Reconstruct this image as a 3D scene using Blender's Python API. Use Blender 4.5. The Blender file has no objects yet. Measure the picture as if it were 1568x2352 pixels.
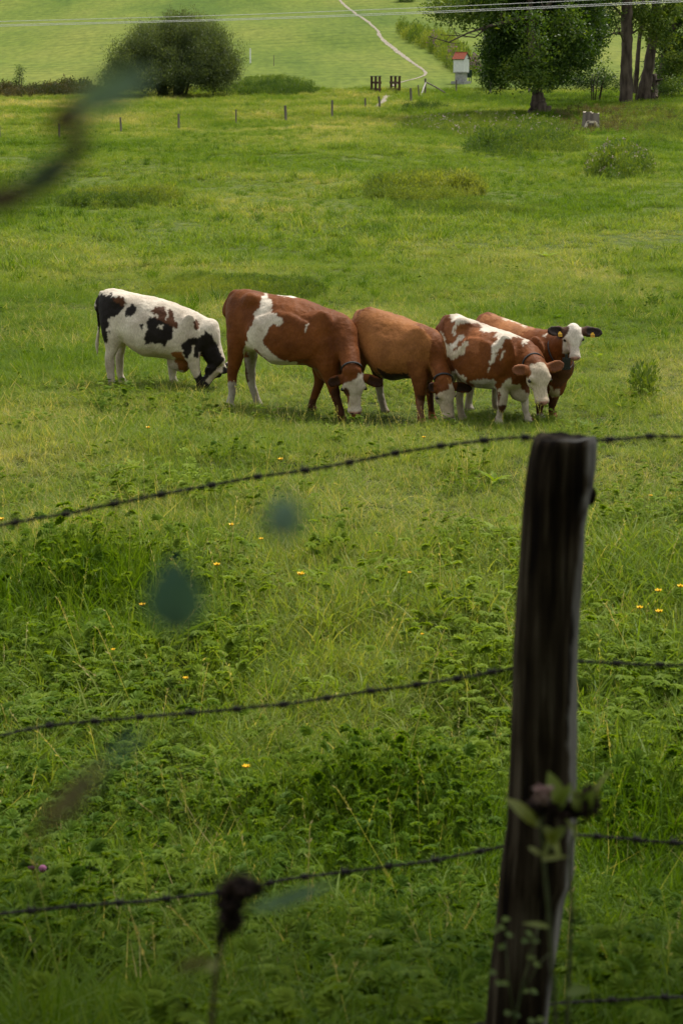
import bpy, math, random
import numpy as np
from mathutils import Vector, Matrix

# ---------------------------------------------------------------- camera, sky, sun, exposure
S = bpy.context.scene
FPX = 4573.0                       # focal length in units of a 1568 x 2352 picture
PITCH = math.radians(12.467)
cam_d = bpy.data.cameras.new('camera'); cam = bpy.data.objects.new('camera', cam_d)
S.collection.objects.link(cam); S.camera = cam
cam.location = (0, 0, 0); cam.rotation_euler = (math.pi/2 - PITCH, 0, 0)
cam_d.sensor_fit = 'VERTICAL'; cam_d.sensor_height = 36; cam_d.sensor_width = 24
cam_d.lens = 36*FPX/2352; cam_d.clip_start = .05; cam_d.clip_end = 6000
cam_d.dof.use_dof = True; cam_d.dof.focus_distance = 24.0; cam_d.dof.aperture_fstop = 7.5

SUN_EL, SUN_AZ = math.radians(61), math.radians(36)     # azimuth from +Y towards +X: high, beyond the meadow on the right
world = bpy.data.worlds.new('World'); S.world = world; world.use_nodes = True
wn = world.node_tree.nodes; wl = world.node_tree.links
for n in list(wn): wn.remove(n)
wo = wn.new('ShaderNodeOutputWorld'); wb = wn.new('ShaderNodeBackground'); sk = wn.new('ShaderNodeTexSky')
sk.sky_type = 'NISHITA'; sk.sun_disc = False; sk.sun_elevation = SUN_EL; sk.sun_rotation = SUN_AZ
sk.air_density = 1.0; sk.dust_density = 3.5; sk.ozone_density = 1.0; sk.altitude = 700
wb.inputs[1].default_value = .12
mxw = wn.new('ShaderNodeMix'); mxw.data_type = 'RGBA'; tcw = wn.new('ShaderNodeTexCoord'); nzw = wn.new('ShaderNodeTexNoise'); nzw.inputs['Scale'].default_value = 2.2; nzw.inputs['Detail'].default_value = 5
mrw = wn.new('ShaderNodeMapRange'); mrw.inputs[1].default_value = .3; mrw.inputs[2].default_value = .6; mrw.inputs[3].default_value = .45; mrw.inputs[4].default_value = .9
wl.new(tcw.outputs['Generated'], nzw.inputs[0]); wl.new(nzw.outputs[0], mrw.inputs[0]); wl.new(mrw.outputs[0], mxw.inputs[0])
wl.new(sk.outputs[0], mxw.inputs[6]); mxw.inputs[7].default_value = (5.3, 5.3, 5.15, 1)      # thin bright cloud over much of the sky
wl.new(mxw.outputs[2], wb.inputs[0]); wl.new(wb.outputs[0], wo.inputs[0])
sd = bpy.data.lights.new('sun', 'SUN'); sd.energy = 3.3; sd.angle = math.radians(7); sd.color = (1, .94, .84)
sun = bpy.data.objects.new('sun', sd); S.collection.objects.link(sun)
SUNV = Vector((math.sin(SUN_AZ)*math.cos(SUN_EL), math.cos(SUN_AZ)*math.cos(SUN_EL), math.sin(SUN_EL)))
sun.rotation_euler = SUNV.to_track_quat('Z', 'Y').to_euler(); sun.location = SUNV*60
S.view_settings.view_transform = 'Standard'; S.view_settings.look = 'None'
S.view_settings.exposure = 0.45; S.view_settings.gamma = 1; S.view_settings.use_curve_mapping = False
S.render.engine = 'CYCLES'
S.cycles.max_bounces = 5; S.cycles.diffuse_bounces = 3; S.cycles.glossy_bounces = 2
S.cycles.transmission_bounces = 3; S.cycles.transparent_max_bounces = 6
S.cycles.use_denoising = True; S.cycles.caustics_reflective = False; S.cycles.caustics_refractive = False

# ---------------------------------------------------------------- helpers
COL = S.collection
rng = np.random.default_rng(11)
CP, SP = math.cos(PITCH), math.sin(PITCH)

def ray(px, py):
    a = (np.asarray(px, float)-784)/FPX; b = (1176-np.asarray(py, float))/FPX
    return np.stack([a, CP + b*SP, -SP + b*CP], -1)
def proj(p):
    p = np.asarray(p, float)
    f = p[..., 1]*CP - p[..., 2]*SP; u = p[..., 1]*SP + p[..., 2]*CP
    return 784 + FPX*p[..., 0]/f, 1176 - FPX*u/f
def at_y(px, py, Y):
    r = ray(px, py); return Vector(r*(Y/r[1]))

def lat(ix, iy, iz, seed):
    h = (ix*374761393 + iy*668265263 + iz*2147483647 + seed*1274126177) & 0xffffffff
    h = ((h ^ (h >> 13))*1274126177) & 0xffffffff
    return ((h ^ (h >> 16)) & 0xffff)/65535.0
def noise(x, y, z=0.0, seed=0):
    x, y, z = np.broadcast_arrays(np.asarray(x, float), np.asarray(y, float), np.asarray(z, float))
    ix, iy, iz = [np.floor(q).astype(np.int64) for q in (x, y, z)]
    fx, fy, fz = x-ix, y-iy, z-iz
    fx, fy, fz = [q*q*(3-2*q) for q in (fx, fy, fz)]
    r = 0
    for a in (0, 1):
        for b in (0, 1):
            for c in (0, 1):
                w = (fx if a else 1-fx)*(fy if b else 1-fy)*(fz if c else 1-fz)
                r = r + w*lat(ix+a, iy+b, iz+c, seed)
    return r*2-1
def fbm(x, y, z=0.0, seed=0, o=3):
    r, A = 0, 1.0
    for i in range(o):
        r = r + A*noise(np.asarray(x)*2**i, np.asarray(y)*2**i, np.asarray(z)*2**i, seed+i); A *= .5
    return r

def tag(o, label=None, cat=None, group=None, kind=None):
    if label: o['label'] = label
    if cat: o['category'] = cat
    if group: o['group'] = group
    if kind: o['kind'] = kind
    return o
def empty(name, loc, rz=0):
    o = bpy.data.objects.new(name, None); COL.objects.link(o); o.location = loc; o.rotation_euler = (0, 0, rz)
    o.empty_display_size = .1
    return o
def mesh_np(name, V, F, mats, parent=None, smooth=True, colors=None, loc=None, link=True, midx=None):
    """V (n,3); F list of arrays of equal-size faces or one (m,k) array"""
    me = bpy.data.meshes.new(name)
    Fs = F if isinstance(F, list) else [F]
    Fs = [np.asarray(f, dtype=np.int32) for f in Fs if len(f)]
    V = np.asarray(V, dtype=np.float32)
    if loc is not None: V = V - np.asarray(loc, dtype=np.float32)
    nl = sum(f.size for f in Fs); npoly = sum(len(f) for f in Fs)
    me.vertices.add(len(V)); me.vertices.foreach_set('co', V.ravel())
    me.loops.add(nl); me.loops.foreach_set('vertex_index', np.concatenate([f.ravel() for f in Fs]))
    me.polygons.add(npoly)
    tot = np.concatenate([np.full(len(f), f.shape[1], np.int32) for f in Fs])
    st = np.concatenate([[0], np.cumsum(tot)[:-1]]).astype(np.int32)
    me.polygons.foreach_set('loop_start', st)
    if midx is not None: me.polygons.foreach_set('material_index', np.asarray(midx, np.int32))
    me.update(calc_edges=True)
    me.polygons.foreach_set('use_smooth', np.full(npoly, smooth))
    for m in (mats if isinstance(mats, (list, tuple)) else [mats]): me.materials.append(m)
    if colors is not None:
        a = me.color_attributes.new('col', 'FLOAT_COLOR', 'POINT')
        c = np.ones((len(V), 4), np.float32); c[:, :3] = colors
        a.data.foreach_set('color', c.ravel())
    o = bpy.data.objects.new(name, me)
    if link: COL.objects.link(o)
    if loc is not None and parent is None: o.location = loc
    if parent is not None: o.parent = parent
    return o

class MB:
    """collects simple solids, builds one mesh"""
    def __init__(s): s.v = []; s.f = {}; s.n = 0
    def add(s, V, F):
        V = np.asarray(V, float)
        for f in F: s.f.setdefault(len(f), []).append([i+s.n for i in f])
        s.v.append(V); s.n += len(V)
    def box(s, c, d, rz=0, tilt=None):
        c = np.array(c, float); d = np.array(d, float)/2
        V = np.array([[x, y, z] for x in (-1, 1) for y in (-1, 1) for z in (-1, 1)])*d
        if tilt is not None: V = V @ np.array(tilt).T
        R = np.array([[math.cos(rz), -math.sin(rz), 0], [math.sin(rz), math.cos(rz), 0], [0, 0, 1]])
        s.add(V @ R.T + c, [(0, 1, 3, 2), (4, 6, 7, 5), (0, 4, 5, 1), (2, 3, 7, 6), (0, 2, 6, 4), (1, 5, 7, 3)])
    def tube(s, pts, rad, n=8, cap=True, jit=0.0, seed=0):
        pts = np.array([list(p) for p in pts], float); m = len(pts)
        rad = np.broadcast_to(np.asarray(rad, float), (m,))
        T = np.gradient(pts, axis=0); T /= np.linalg.norm(T, axis=1)[:, None]+1e-12
        ref = np.array([0, 0, 1.]) if abs(T[0][2]) < .8 else np.array([1., 0, 0])
        X = ref - T[0]*ref.dot(T[0]); X /= np.linalg.norm(X)
        rows = []
        th = np.arange(n)*2*math.pi/n
        for i in range(m):
            X = X - T[i]*X.dot(T[i]); X /= np.linalg.norm(X); Y = np.cross(T[i], X)
            r = rad[i]*(1 + (jit*noise(np.cos(th)*1.7+5, np.sin(th)*1.7, i*.35+seed*7.3) if jit else 0))
            rows.append(pts[i] + (np.cos(th)*r)[:, None]*X + (np.sin(th)*r)[:, None]*Y)
        V = np.concatenate(rows); F = []
        for i in range(m-1):
            for j in range(n):
                k = (j+1) % n; F.append((i*n+j, i*n+k, (i+1)*n+k, (i+1)*n+j))
        if cap:
            F.append(tuple(range(n))[::-1]); F.append(tuple((m-1)*n+j for j in range(n)))
        s.add(V, F)
    def build(s, name, mat, parent=None, loc=None, smooth=False):
        V = np.concatenate(s.v) if s.v else np.zeros((0, 3))
        F = [np.array(f) for f in s.f.values()]
        if parent is not None and loc is None:
            V = V - np.array(parent_loc(parent)); 
        return mesh_np(name, V, F, mat, parent, smooth, loc=loc)
def parent_loc(p):
    l = Vector((0, 0, 0))
    while p is not None: l += p.location; p = p.parent
    return l

# ---------------------------------------------------------------- materials
def mat_new(name):
    m = bpy.data.materials.new(name); m.use_nodes = True; nt = m.node_tree
    for n in list(nt.nodes): nt.nodes.remove(n)
    return m, nt.nodes, nt.links
def N(ns, t, **k):
    n = ns.new(t)
    for a, b in k.items(): setattr(n, a, b)
    return n
def ramp(ns, stops):
    r = ns.new('ShaderNodeValToRGB'); e = r.color_ramp.elements
    while len(e) < len(stops): e.new(.5)
    for i, (p, c) in enumerate(stops):
        e[i].position = p; e[i].color = (*c, 1) if len(c) == 3 else c
    return r
def noisy_mat(name, c1, c2, scale=8, rough=.8, bump=.3, bscale=None, stretch=(1, 1, 1), spec=.3, detail=6, bdist=.02, lo=.35, hi=.65):
    m, ns, ls = mat_new(name)
    out = N(ns, 'ShaderNodeOutputMaterial'); b = N(ns, 'ShaderNodeBsdfPrincipled')
    tc = N(ns, 'ShaderNodeTexCoord'); mp = N(ns, 'ShaderNodeMapping'); mp.inputs['Scale'].default_value = stretch
    ls.new(tc.outputs['Object'], mp.inputs[0])
    n1 = N(ns, 'ShaderNodeTexNoise'); n1.inputs['Scale'].default_value = scale; n1.inputs['Detail'].default_value = detail
    ls.new(mp.outputs[0], n1.inputs[0])
    r = ramp(ns, [(lo, c1), (hi, c2)]); ls.new(n1.outputs[0], r.inputs[0]); ls.new(r.outputs[0], b.inputs['Base Color'])
    n2 = N(ns, 'ShaderNodeTexNoise'); n2.inputs['Scale'].default_value = bscale or scale*4; n2.inputs['Detail'].default_value = 5
    ls.new(mp.outputs[0], n2.inputs[0])
    bp = N(ns, 'ShaderNodeBump'); bp.inputs['Strength'].default_value = bump; bp.inputs['Distance'].default_value = bdist
    ls.new(n2.outputs[0], bp.inputs['Height']); ls.new(bp.outputs[0], b.inputs['Normal'])
    b.inputs['Roughness'].default_value = rough; b.inputs['Specular IOR Level'].default_value = spec
    ls.new(b.outputs[0], out.inputs[0])
    return m
def leaf_mat(name, stops, trans=.4, rough=.5, spec=.35, inst=False, pn=.5, translucent_gain=1.3):
    """leaf or blade: colour from 'tint' (0..1) plus a little world noise"""
    m, ns, ls = mat_new(name)
    out = N(ns, 'ShaderNodeOutputMaterial')
    at = N(ns, 'ShaderNodeAttribute', attribute_name='tint', attribute_type='INSTANCER' if inst else 'GEOMETRY')
    geo = N(ns, 'ShaderNodeNewGeometry'); nz = N(ns, 'ShaderNodeTexNoise'); nz.inputs['Scale'].default_value = pn; nz.inputs['Detail'].default_value = 3
    ls.new(geo.outputs['Position'], nz.inputs[0])
    a1 = N(ns, 'ShaderNodeMath', operation='MULTIPLY_ADD'); a1.inputs[1].default_value = .5; a1.inputs[2].default_value = -.25
    ls.new(nz.outputs[0], a1.inputs[0])
    a2 = N(ns, 'ShaderNodeMath', operation='ADD'); ls.new(a1.outputs[0], a2.inputs[0]); ls.new(at.outputs['Fac'], a2.inputs[1])
    ri = N(ns, 'ShaderNodeMath', operation='MULTIPLY_ADD'); ri.inputs[1].default_value = .24; 
    ls.new(geo.outputs['Random Per Island'], ri.inputs[0]); ls.new(a2.outputs[0], ri.inputs[2])
    a3 = N(ns, 'ShaderNodeMath', operation='SUBTRACT', use_clamp=True); a3.inputs[1].default_value = .12; ls.new(ri.outputs[0], a3.inputs[0])
    r = ramp(ns, stops); ls.new(a3.outputs[0], r.inputs[0])
    p = N(ns, 'ShaderNodeBsdfPrincipled'); p.inputs['Roughness'].default_value = rough; p.inputs['Specular IOR Level'].default_value = spec
    t = N(ns, 'ShaderNodeBsdfTranslucent'); mx = N(ns, 'ShaderNodeMixShader'); mx.inputs[0].default_value = trans
    g = N(ns, 'ShaderNodeMix', data_type='RGBA', blend_type='MULTIPLY'); g.inputs[0].default_value = 1
    g.inputs[7].default_value = (translucent_gain*1.05, translucent_gain, translucent_gain*.3, 1)
    ls.new(r.outputs[0], g.inputs[6]); ls.new(r.outputs[0], p.inputs['Base Color']); ls.new(g.outputs[2], t.inputs[0])
    ls.new(p.outputs[0], mx.inputs[1]); ls.new(t.outputs[0], mx.inputs[2]); ls.new(mx.outputs[0], out.inputs[0])
    return m
# ---------------------------------------------------------------- terrain
PROF = [(2700, 3.4), (2352, 5.6), (2000, 7.9), (1600, 11.2), (1200, 16), (925, 23), (700, 33), (470, 55), (400, 67), (330, 92), (290, 118),
        (250, 140), (222, 160), (205, 168), (190, 176), (150, 205), (100, 245), (50, 290), (0, 340), (-60, 420), (-140, 600)]
_py, _pz = [-300, -60, -10, 0, 2.0], [-1.5, -1.5, -1.6, -1.75, -1.85]
for row, d in PROF:
    r = ray(784, row); _py.append(d); _pz.append(d*r[2]/r[1])
_py += [1500, 4000]; _pz += [_pz[-1]+38, _pz[-1]+60]
_py = np.array(_py, float); _pz = np.array(_pz, float)
_h = np.diff(_py); _dl = np.diff(_pz)/_h
_m = np.zeros(len(_py)); _m[0], _m[-1] = _dl[0], _dl[-1]
_m[1:-1] = (_dl[:-1]*_h[1:] + _dl[1:]*_h[:-1])/(_h[1:]+_h[:-1])
def profile(y):
    y = np.clip(np.asarray(y, float), _py[0], _py[-1])
    i = np.clip(np.searchsorted(_py, y)-1, 0, len(_h)-1)
    t = (y-_py[i])/_h[i]; t2, t3 = t*t, t*t*t
    return (2*t3-3*t2+1)*_pz[i] + (t3-2*t2+t)*_h[i]*_m[i] + (-2*t3+3*t2)*_pz[i+1] + (t3-t2)*_h[i]*_m[i+1]
def smooth(a, b, x): t = np.clip((x-a)/(b-a), 0, 1); return t*t*(3-2*t)
def ground_f(x, y):
    z = profile(y)
    far = smooth(60, 130, y); hill = smooth(185, 260, y)
    z = z + (1-far)*smooth(5, 12, y)*(.05*fbm(x*.45, y*.45, seed=3) + .035*noise(x*1.7, y*1.7, seed=9))
    z = z + smooth(40, 70, y)*(1-smooth(135, 150, y))*(.22*fbm(x*.12, y*.1, seed=5) + .07*noise(x*.6, y*.35, seed=6))
    z = z + hill*(1.1*fbm(x*.018, y*.014, seed=21, o=3)+.25*noise(x*.06, y*.05, seed=8))
    return z
ROWS = [-60, -30, -15, -8, -4]
y = -2.0
while y < 1500:
    ROWS.append(y); y += max(.13, .012*abs(y) if y < 200 else .022*y)
ROWS = np.array(ROWS); NC = 181
UU = np.linspace(-1, 1, NC); UU = np.sign(UU)*(.35*np.abs(UU)+.65*np.abs(UU)**3)
def halfw(y): return 9 + .75*np.maximum(y, 0) + 20*smooth(-5, -60, y)
GX = halfw(ROWS)[:, None]*UU[None]; GY = np.repeat(ROWS[:, None], NC, 1); GZ = ground_f(GX, GY)
def ground_z(x, y):
    x = np.asarray(x, float); y = np.asarray(y, float)
    i = np.clip(np.searchsorted(ROWS, y)-1, 0, len(ROWS)-2); t = (y-ROWS[i])/(ROWS[i+1]-ROWS[i])
    def row(k):
        u = np.clip(x/halfw(ROWS[k]), -1, 1); j = np.clip(np.searchsorted(UU, u)-1, 0, NC-2)
        s = (u-UU[j])/(UU[j+1]-UU[j]); return GZ[k, j]*(1-s)+GZ[k, j+1]*s
    return row(i)*(1-t)+row(i+1)*t
def hit(px, py, y0=2.5):
    """where the line of sight through a point of the picture meets the ground"""
    r = ray(px, py); ys = y0*np.exp(np.linspace(0, math.log(900/y0), 4000))
    p = r[None]*(ys/r[1])[:, None]; g = ground_z(p[:, 0], ys); k = np.argmax(p[:, 2] <= g)
    if k == 0: k = 3999
    a, b = p[k-1], p[k]
    da, db = a[2]-g[k-1], b[2]-g[k]; t = da/(da-db+1e-12)
    return Vector(a+(b-a)*t)
def scale_at(p): return FPX/(p[1]*CP - p[2]*SP)
nr = len(ROWS)
idx = np.arange(nr*NC).reshape(nr, NC)
GF = np.stack([idx[:-1, :-1], idx[:-1, 1:], idx[1:, 1:], idx[1:, :-1]], -1).reshape(-1, 4)

def ground_material():
    m, ns, ls = mat_new('meadow ground')
    out = N(ns, 'ShaderNodeOutputMaterial'); b = N(ns, 'ShaderNodeBsdfPrincipled')
    geo = N(ns, 'ShaderNodeNewGeometry'); sep = N(ns, 'ShaderNodeSeparateXYZ'); ls.new(geo.outputs['Position'], sep.inputs[0])
    def nz(scale, det=4, st=(1, 1, 1), rot=0):
        mp = N(ns, 'ShaderNodeMapping'); mp.inputs['Scale'].default_value = st; mp.inputs['Rotation'].default_value = (0, 0, rot); ls.new(geo.outputs['Position'], mp.inputs[0])
        n = N(ns, 'ShaderNodeTexNoise'); n.inputs['Scale'].default_value = scale; n.inputs['Detail'].default_value = det; ls.new(mp.outputs[0], n.inputs[0]); return n
    # near meadow soil and thatch
    n1 = nz(9, 5); r1 = ramp(ns, [(.3, (.012, .02, .004)), (.5, (.035, .05, .010)), (.7, (.10, .10, .035))]); ls.new(n1.outputs[0], r1.inputs[0])
    r1b = ramp(ns, [(.3, (.05, .085, .010)), (.7, (.13, .16, .03))]); ls.new(n1.outputs[0], r1b.inputs[0]); mr1 = N(ns, 'ShaderNodeMapRange'); mr1.inputs[1].default_value = 22; mr1.inputs[2].default_value = 55; ls.new(sep.outputs[1], mr1.inputs[0])
    mx1 = N(ns, 'ShaderNodeMix', data_type='RGBA'); ls.new(mr1.outputs[0], mx1.inputs[0]); ls.new(r1.outputs[0], mx1.inputs[6]); ls.new(r1b.outputs[0], mx1.inputs[7])
    # hill pasture: fine grass mottling over broad patches
    nb = nz(.05, 6, (1, .28, 1)); rb = ramp(ns, [(.36, (.070, .120, .012)), (.5, (.120, .165, .021)), (.64, (.160, .188, .032))]); ls.new(nb.outputs[0], rb.inputs[0])
    nf = nz(1.4, 6, (1, .22, 1)); rf = ramp(ns, [(.3, (.74, .78, .70)), (.7, (1.22, 1.18, 1.15))]); ls.new(nf.outputs[0], rf.inputs[0])
    mu = N(ns, 'ShaderNodeMix', data_type='RGBA', blend_type='MULTIPLY'); mu.inputs[0].default_value = 1; ls.new(rb.outputs[0], mu.inputs[6]); ls.new(rf.outputs[0], mu.inputs[7])
    # mowing and wheel lines across the hill
    mp = N(ns, 'ShaderNodeMapping'); mp.inputs['Rotation'].default_value = (0, 0, math.radians(62)); ls.new(geo.outputs['Position'], mp.inputs[0])
    wv = N(ns, 'ShaderNodeTexWave', wave_profile='SIN'); wv.inputs['Scale'].default_value = .085; wv.inputs['Distortion'].default_value = 1.6; wv.inputs['Detail'].default_value = 3; wv.inputs['Detail Scale'].default_value = .6
    ls.new(mp.outputs[0], wv.inputs[0]); rw = ramp(ns, [(.0, (.62, .70, .6)), (.12, (1, 1, 1))]); ls.new(wv.outputs['Fac'], rw.inputs[0])
    nw = nz(.05, 2); rnw = ramp(ns, [(.45, (0, 0, 0)), (.6, (1, 1, 1))]); ls.new(nw.outputs[0], rnw.inputs[0])
    mw = N(ns, 'ShaderNodeMix', data_type='RGBA', blend_type='MULTIPLY'); ls.new(rnw.outputs[0], mw.inputs[0]); ls.new(mu.outputs[2], mw.inputs[6]); ls.new(rw.outputs[0], mw.inputs[7])
    mr = N(ns, 'ShaderNodeMapRange'); mr.inputs[1].default_value = 150; mr.inputs[2].default_value = 172; ls.new(sep.outputs[1], mr.inputs[0])
    mx = N(ns, 'ShaderNodeMix', data_type='RGBA'); ls.new(mr.outputs[0], mx.inputs[0]); ls.new(mx1.outputs[2], mx.inputs[6]); ls.new(mw.outputs[2], mx.inputs[7])
    ls.new(mx.outputs[2], b.inputs['Base Color']); b.inputs['Roughness'].default_value = .9; b.inputs['Specular IOR Level'].default_value = .1
    n3 = nz(2.2, 8, (1, .3, 1)); bp = N(ns, 'ShaderNodeBump'); bp.inputs['Strength'].default_value = .7; bp.inputs['Distance'].default_value = .12
    ls.new(n3.outputs[0], bp.inputs['Height']); ls.new(bp.outputs[0], b.inputs['Normal']); ls.new(b.outputs[0], out.inputs[0])
    return m
M_GROUND = ground_material()
tag(mesh_np('ground', np.stack([GX, GY, GZ], -1).reshape(-1, 3), GF, M_GROUND), kind='structure')

M_PATH = noisy_mat('pale gravel', (.20, .175, .13), (.34, .30, .235), scale=3, rough=.95, bump=.4, bdist=.02)
def ribbon(name, pts, lift, mat, rag=.12):
    """pts: (picture x, y, width in picture units) -> sheet following the ground"""
    W = []
    for px, py, w in pts:
        p = hit(px, py); W.append((p.x, p.y, w/scale_at(p)))
    W = np.array(W); t = np.concatenate([[0], np.cumsum(np.hypot(*np.diff(W[:, :2], axis=0).T))])
    tt = np.linspace(0, t[-1], int(t[-1]/.35)+2); x, y, w = [np.interp(tt, t, W[:, k]) for k in range(3)]
    k = np.ones(9)/9
    for _ in range(2):
        xs, ys = np.convolve(np.pad(x, 4, 'edge'), k, 'valid'), np.convolve(np.pad(y, 4, 'edge'), k, 'valid'); x, y = xs, ys
    d = np.stack([np.gradient(x), np.gradient(y)], 1); d /= np.linalg.norm(d, axis=1)[:, None]; nrm = np.stack([-d[:, 1], d[:, 0]], 1)
    V = []
    for j, s in enumerate((-1, -.5, 0, .5, 1)):
        ww = w/2*s*(1+(rag*3*noise(tt*.9, j*3.3, seed=4) if abs(s) == 1 else 0))
        X, Y = x+nrm[:, 0]*ww, y+nrm[:, 1]*ww; V.append(np.stack([X, Y, ground_z(X, Y)+lift-(.03 if abs(s) == 1 else 0)], 1))
    n = len(tt); V = np.stack(V, 1).reshape(-1, 3); id_ = np.arange(n*5).reshape(n, 5)
    F = np.stack([id_[:-1, :-1], id_[:-1, 1:], id_[1:, 1:], id_[1:, :-1]], -1).reshape(-1, 4)
    return tag(mesh_np(name, V, F, mat), kind='structure')
ribbon('path', [(772, -14, 6), (780, 0, 6), (795, 15, 7), (820, 35, 7), (845, 50, 8), (867, 70, 6), (872, 84, 9), (880, 92, 9), (905, 112, 12), (925, 128, 11), (950, 146, 9), (968, 158, 8), (977, 166, 7),
                (976, 173, 7), (958, 180, 7), (925, 188, 5), (905, 194, 6), (897, 200, 14)], .05, M_PATH)
ribbon('path', [(893, 218, 26), (888, 222, 22), (882, 232, 14), (868, 240, 14), (858, 247, 10)], .05, M_PATH)
# ---------------------------------------------------------------- plant building blocks
def rotz(a): c, s_ = np.cos(a), np.sin(a); z = np.zeros_like(a); o = np.ones_like(a); return np.stack([np.stack([c, -s_, z], -1), np.stack([s_, c, z], -1), np.stack([z, z, o], -1)], -2)
def rand_rot(n, tilt=.3):
    a = rng.uniform(0, 2*math.pi, n); b = rng.normal(0, tilt, n); cx, sx = np.cos(b), np.sin(b); z = np.zeros(n); o = np.ones(n)
    Rx = np.stack([np.stack([o, z, z], -1), np.stack([z, cx, -sx], -1), np.stack([z, sx, cx], -1)], -2)
    return rotz(a)@Rx@rotz(rng.uniform(0, 2*math.pi, n))
def blades(n, L, W, r=.03, lean=.35, curve=.5, seg=3, lv=.3):
    """n grass blades round the origin -> V, F(list)"""
    a = rng.uniform(0, 2*math.pi, n); ln = L*(1+rng.uniform(-lv, lv, n)); w = W*rng.uniform(.7, 1.3, n)
    b = rng.uniform(0, 2*math.pi, n); rr = r*np.sqrt(rng.uniform(0, 1, n)); base = np.stack([rr*np.cos(b), rr*np.sin(b), np.zeros(n)], -1)
    d = np.stack([np.cos(a), np.sin(a), np.zeros(n)], -1); side = np.stack([-np.sin(a), np.cos(a), np.zeros(n)], -1)
    tw = rng.uniform(-1, 1, n)*1.2; side = side*np.cos(tw)[:, None]+d*np.sin(tw)[:, None]
    le = lean*rng.uniform(.2, 1.3, n); cu = curve*rng.uniform(.1, 1.5, n)
    V = []; ts = np.linspace(0, 1, seg+1)
    for t in ts:
        h = le*t+cu*t*t; z = t*np.sqrt(np.clip(1-.55*(h/max(t, .01))**2, .15, 1)) if t > 0 else np.zeros(n)
        p = base+d*(h*ln)[:, None]+np.array([0, 0, 1.])*(z*ln)[:, None]; ww = w*(1-t**2.2)*.5+w*.02
        V += [p-side*ww[:, None], p+side*ww[:, None]]
    V = np.stack(V, 1).reshape(-1, 3); m = 2*(seg+1); o = (np.arange(n)*m)[:, None, None]
    F = np.array([[2*i, 2*i+1, 2*i+3, 2*i+2] for i in range(seg)])[None]+o
    return V, F.reshape(-1, 4)
def merge(parts):
    V = []; F = []; n = 0
    for v, f in parts: V.append(v); F.append(np.asarray(f)+n); n += len(v)
    return np.concatenate(V), np.concatenate(F)
def leaf_shape(base, d, up, L, W, fold=.25, droop=.25, seg=3, tip=.5):
    """a folded leaf: base, direction, up vector"""
    base, d, up = [np.asarray(q, float) for q in (base, d, up)]
    d = d/np.linalg.norm(d); s_ = np.cross(d, up); s_ /= np.linalg.norm(s_); u = np.cross(s_, d)
    V = []; ts = np.linspace(0, 1, seg+1)
    for t in ts:
        w = W*.5*(math.sin(math.pi*min(1, t**.75))**.8 if 0 < t < 1 else .04); p = base+d*L*t-u*L*droop*t*t
        V += [p-s_*w+u*w*fold, p, p+s_*w+u*w*fold]
    F = []
    for i in range(seg): F += [[3*i, 3*i+1, 3*i+4, 3*i+3], [3*i+1, 3*i+2, 3*i+5, 3*i+4]]
    return np.array(V), np.array(F)
def herb(n=7, R=.10, H=.10, leafL=.045, lobes=5, tilt=.3):
    parts = []
    for _ in range(n):
        a = rng.uniform(0, 2*math.pi); r = R*rng.uniform(.2, 1); h = H*rng.uniform(.5, 1.2); c = np.array([r*math.cos(a), r*math.sin(a), h])
        # stalk
        w = .0012; V = np.array([[0, 0, 0], [0, w*2, 0], c+[0, w, 0], c-[0, w, 0]]); parts.append((V, np.array([[0, 1, 2, 3]])))
        nrm = np.array([rng.normal(0, tilt), rng.normal(0, tilt), 1]); nrm /= np.linalg.norm(nrm)
        x = np.cross(nrm, [math.cos(a+1), math.sin(a+1), .1]); x /= np.linalg.norm(x); y = np.cross(nrm, x); s_ = leafL*rng.uniform(.6, 1.3)
        out = math.atan2(np.dot(c*[1, 1, 0], y), np.dot(c*[1, 1, 0], x))
        for k in range(lobes):
            b = out+(k-(lobes-1)/2)*.95*2.1/lobes*1.15; d = x*math.cos(b)+y*math.sin(b); side = np.cross(nrm, d); l = s_*(1-.12*abs(k-(lobes-1)/2)); ww = l*.30
            V = np.array([c, c+d*l*.5-side*ww+nrm*l*.06, c+d*l-nrm*l*.22, c+d*l*.5+side*ww+nrm*l*.06]); parts.append((V, np.array([[0, 1, 2, 3]])))
            for q in (-1, 1):
                e = c+d*l*.62+side*ww*.6*q; V = np.array([c+d*l*.35, e+d*l*.02+side*ww*.5*q, e+d*l*.30+side*ww*.35*q-nrm*l*.15, c+d*l*.75]); parts.append((V, np.array([[0, 1, 2, 3]])))
    return merge(parts)
def stalk(H, nb=4, W=.002, head=.02, bend=.15):
    """a flowering grass stem with a loose head"""
    a = rng.uniform(0, 6.28); d = np.array([math.cos(a), math.sin(a), 0]); parts = []
    pts = [d*bend*H*t*t+np.array([0, 0, H*t]) for t in (0, .4, .75, 1)]; s_ = np.array([-d[1], d[0], 0])
    for p, q in zip(pts[:-1], pts[1:]): parts.append((np.array([p-s_*W/2, p+s_*W/2, q+s_*W/2, q-s_*W/2]), np.array([[0, 1, 2, 3]])))
    for _ in range(nb*3):
        t = rng.uniform(.72, 1.02); p = d*bend*H*t*t+np.array([0, 0, H*t]); b = rng.uniform(0, 6.28); e = np.array([math.cos(b)*.6, math.sin(b)*.6, .8])*head*rng.uniform(.5, 1.2)
        n_ = np.cross(e, [.3, .2, .9])*.25; parts.append((np.array([p, p+e*.5-n_, p+e, p+e*.5+n_]), np.array([[0, 1, 2, 3]])))
    return merge(parts)
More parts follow.
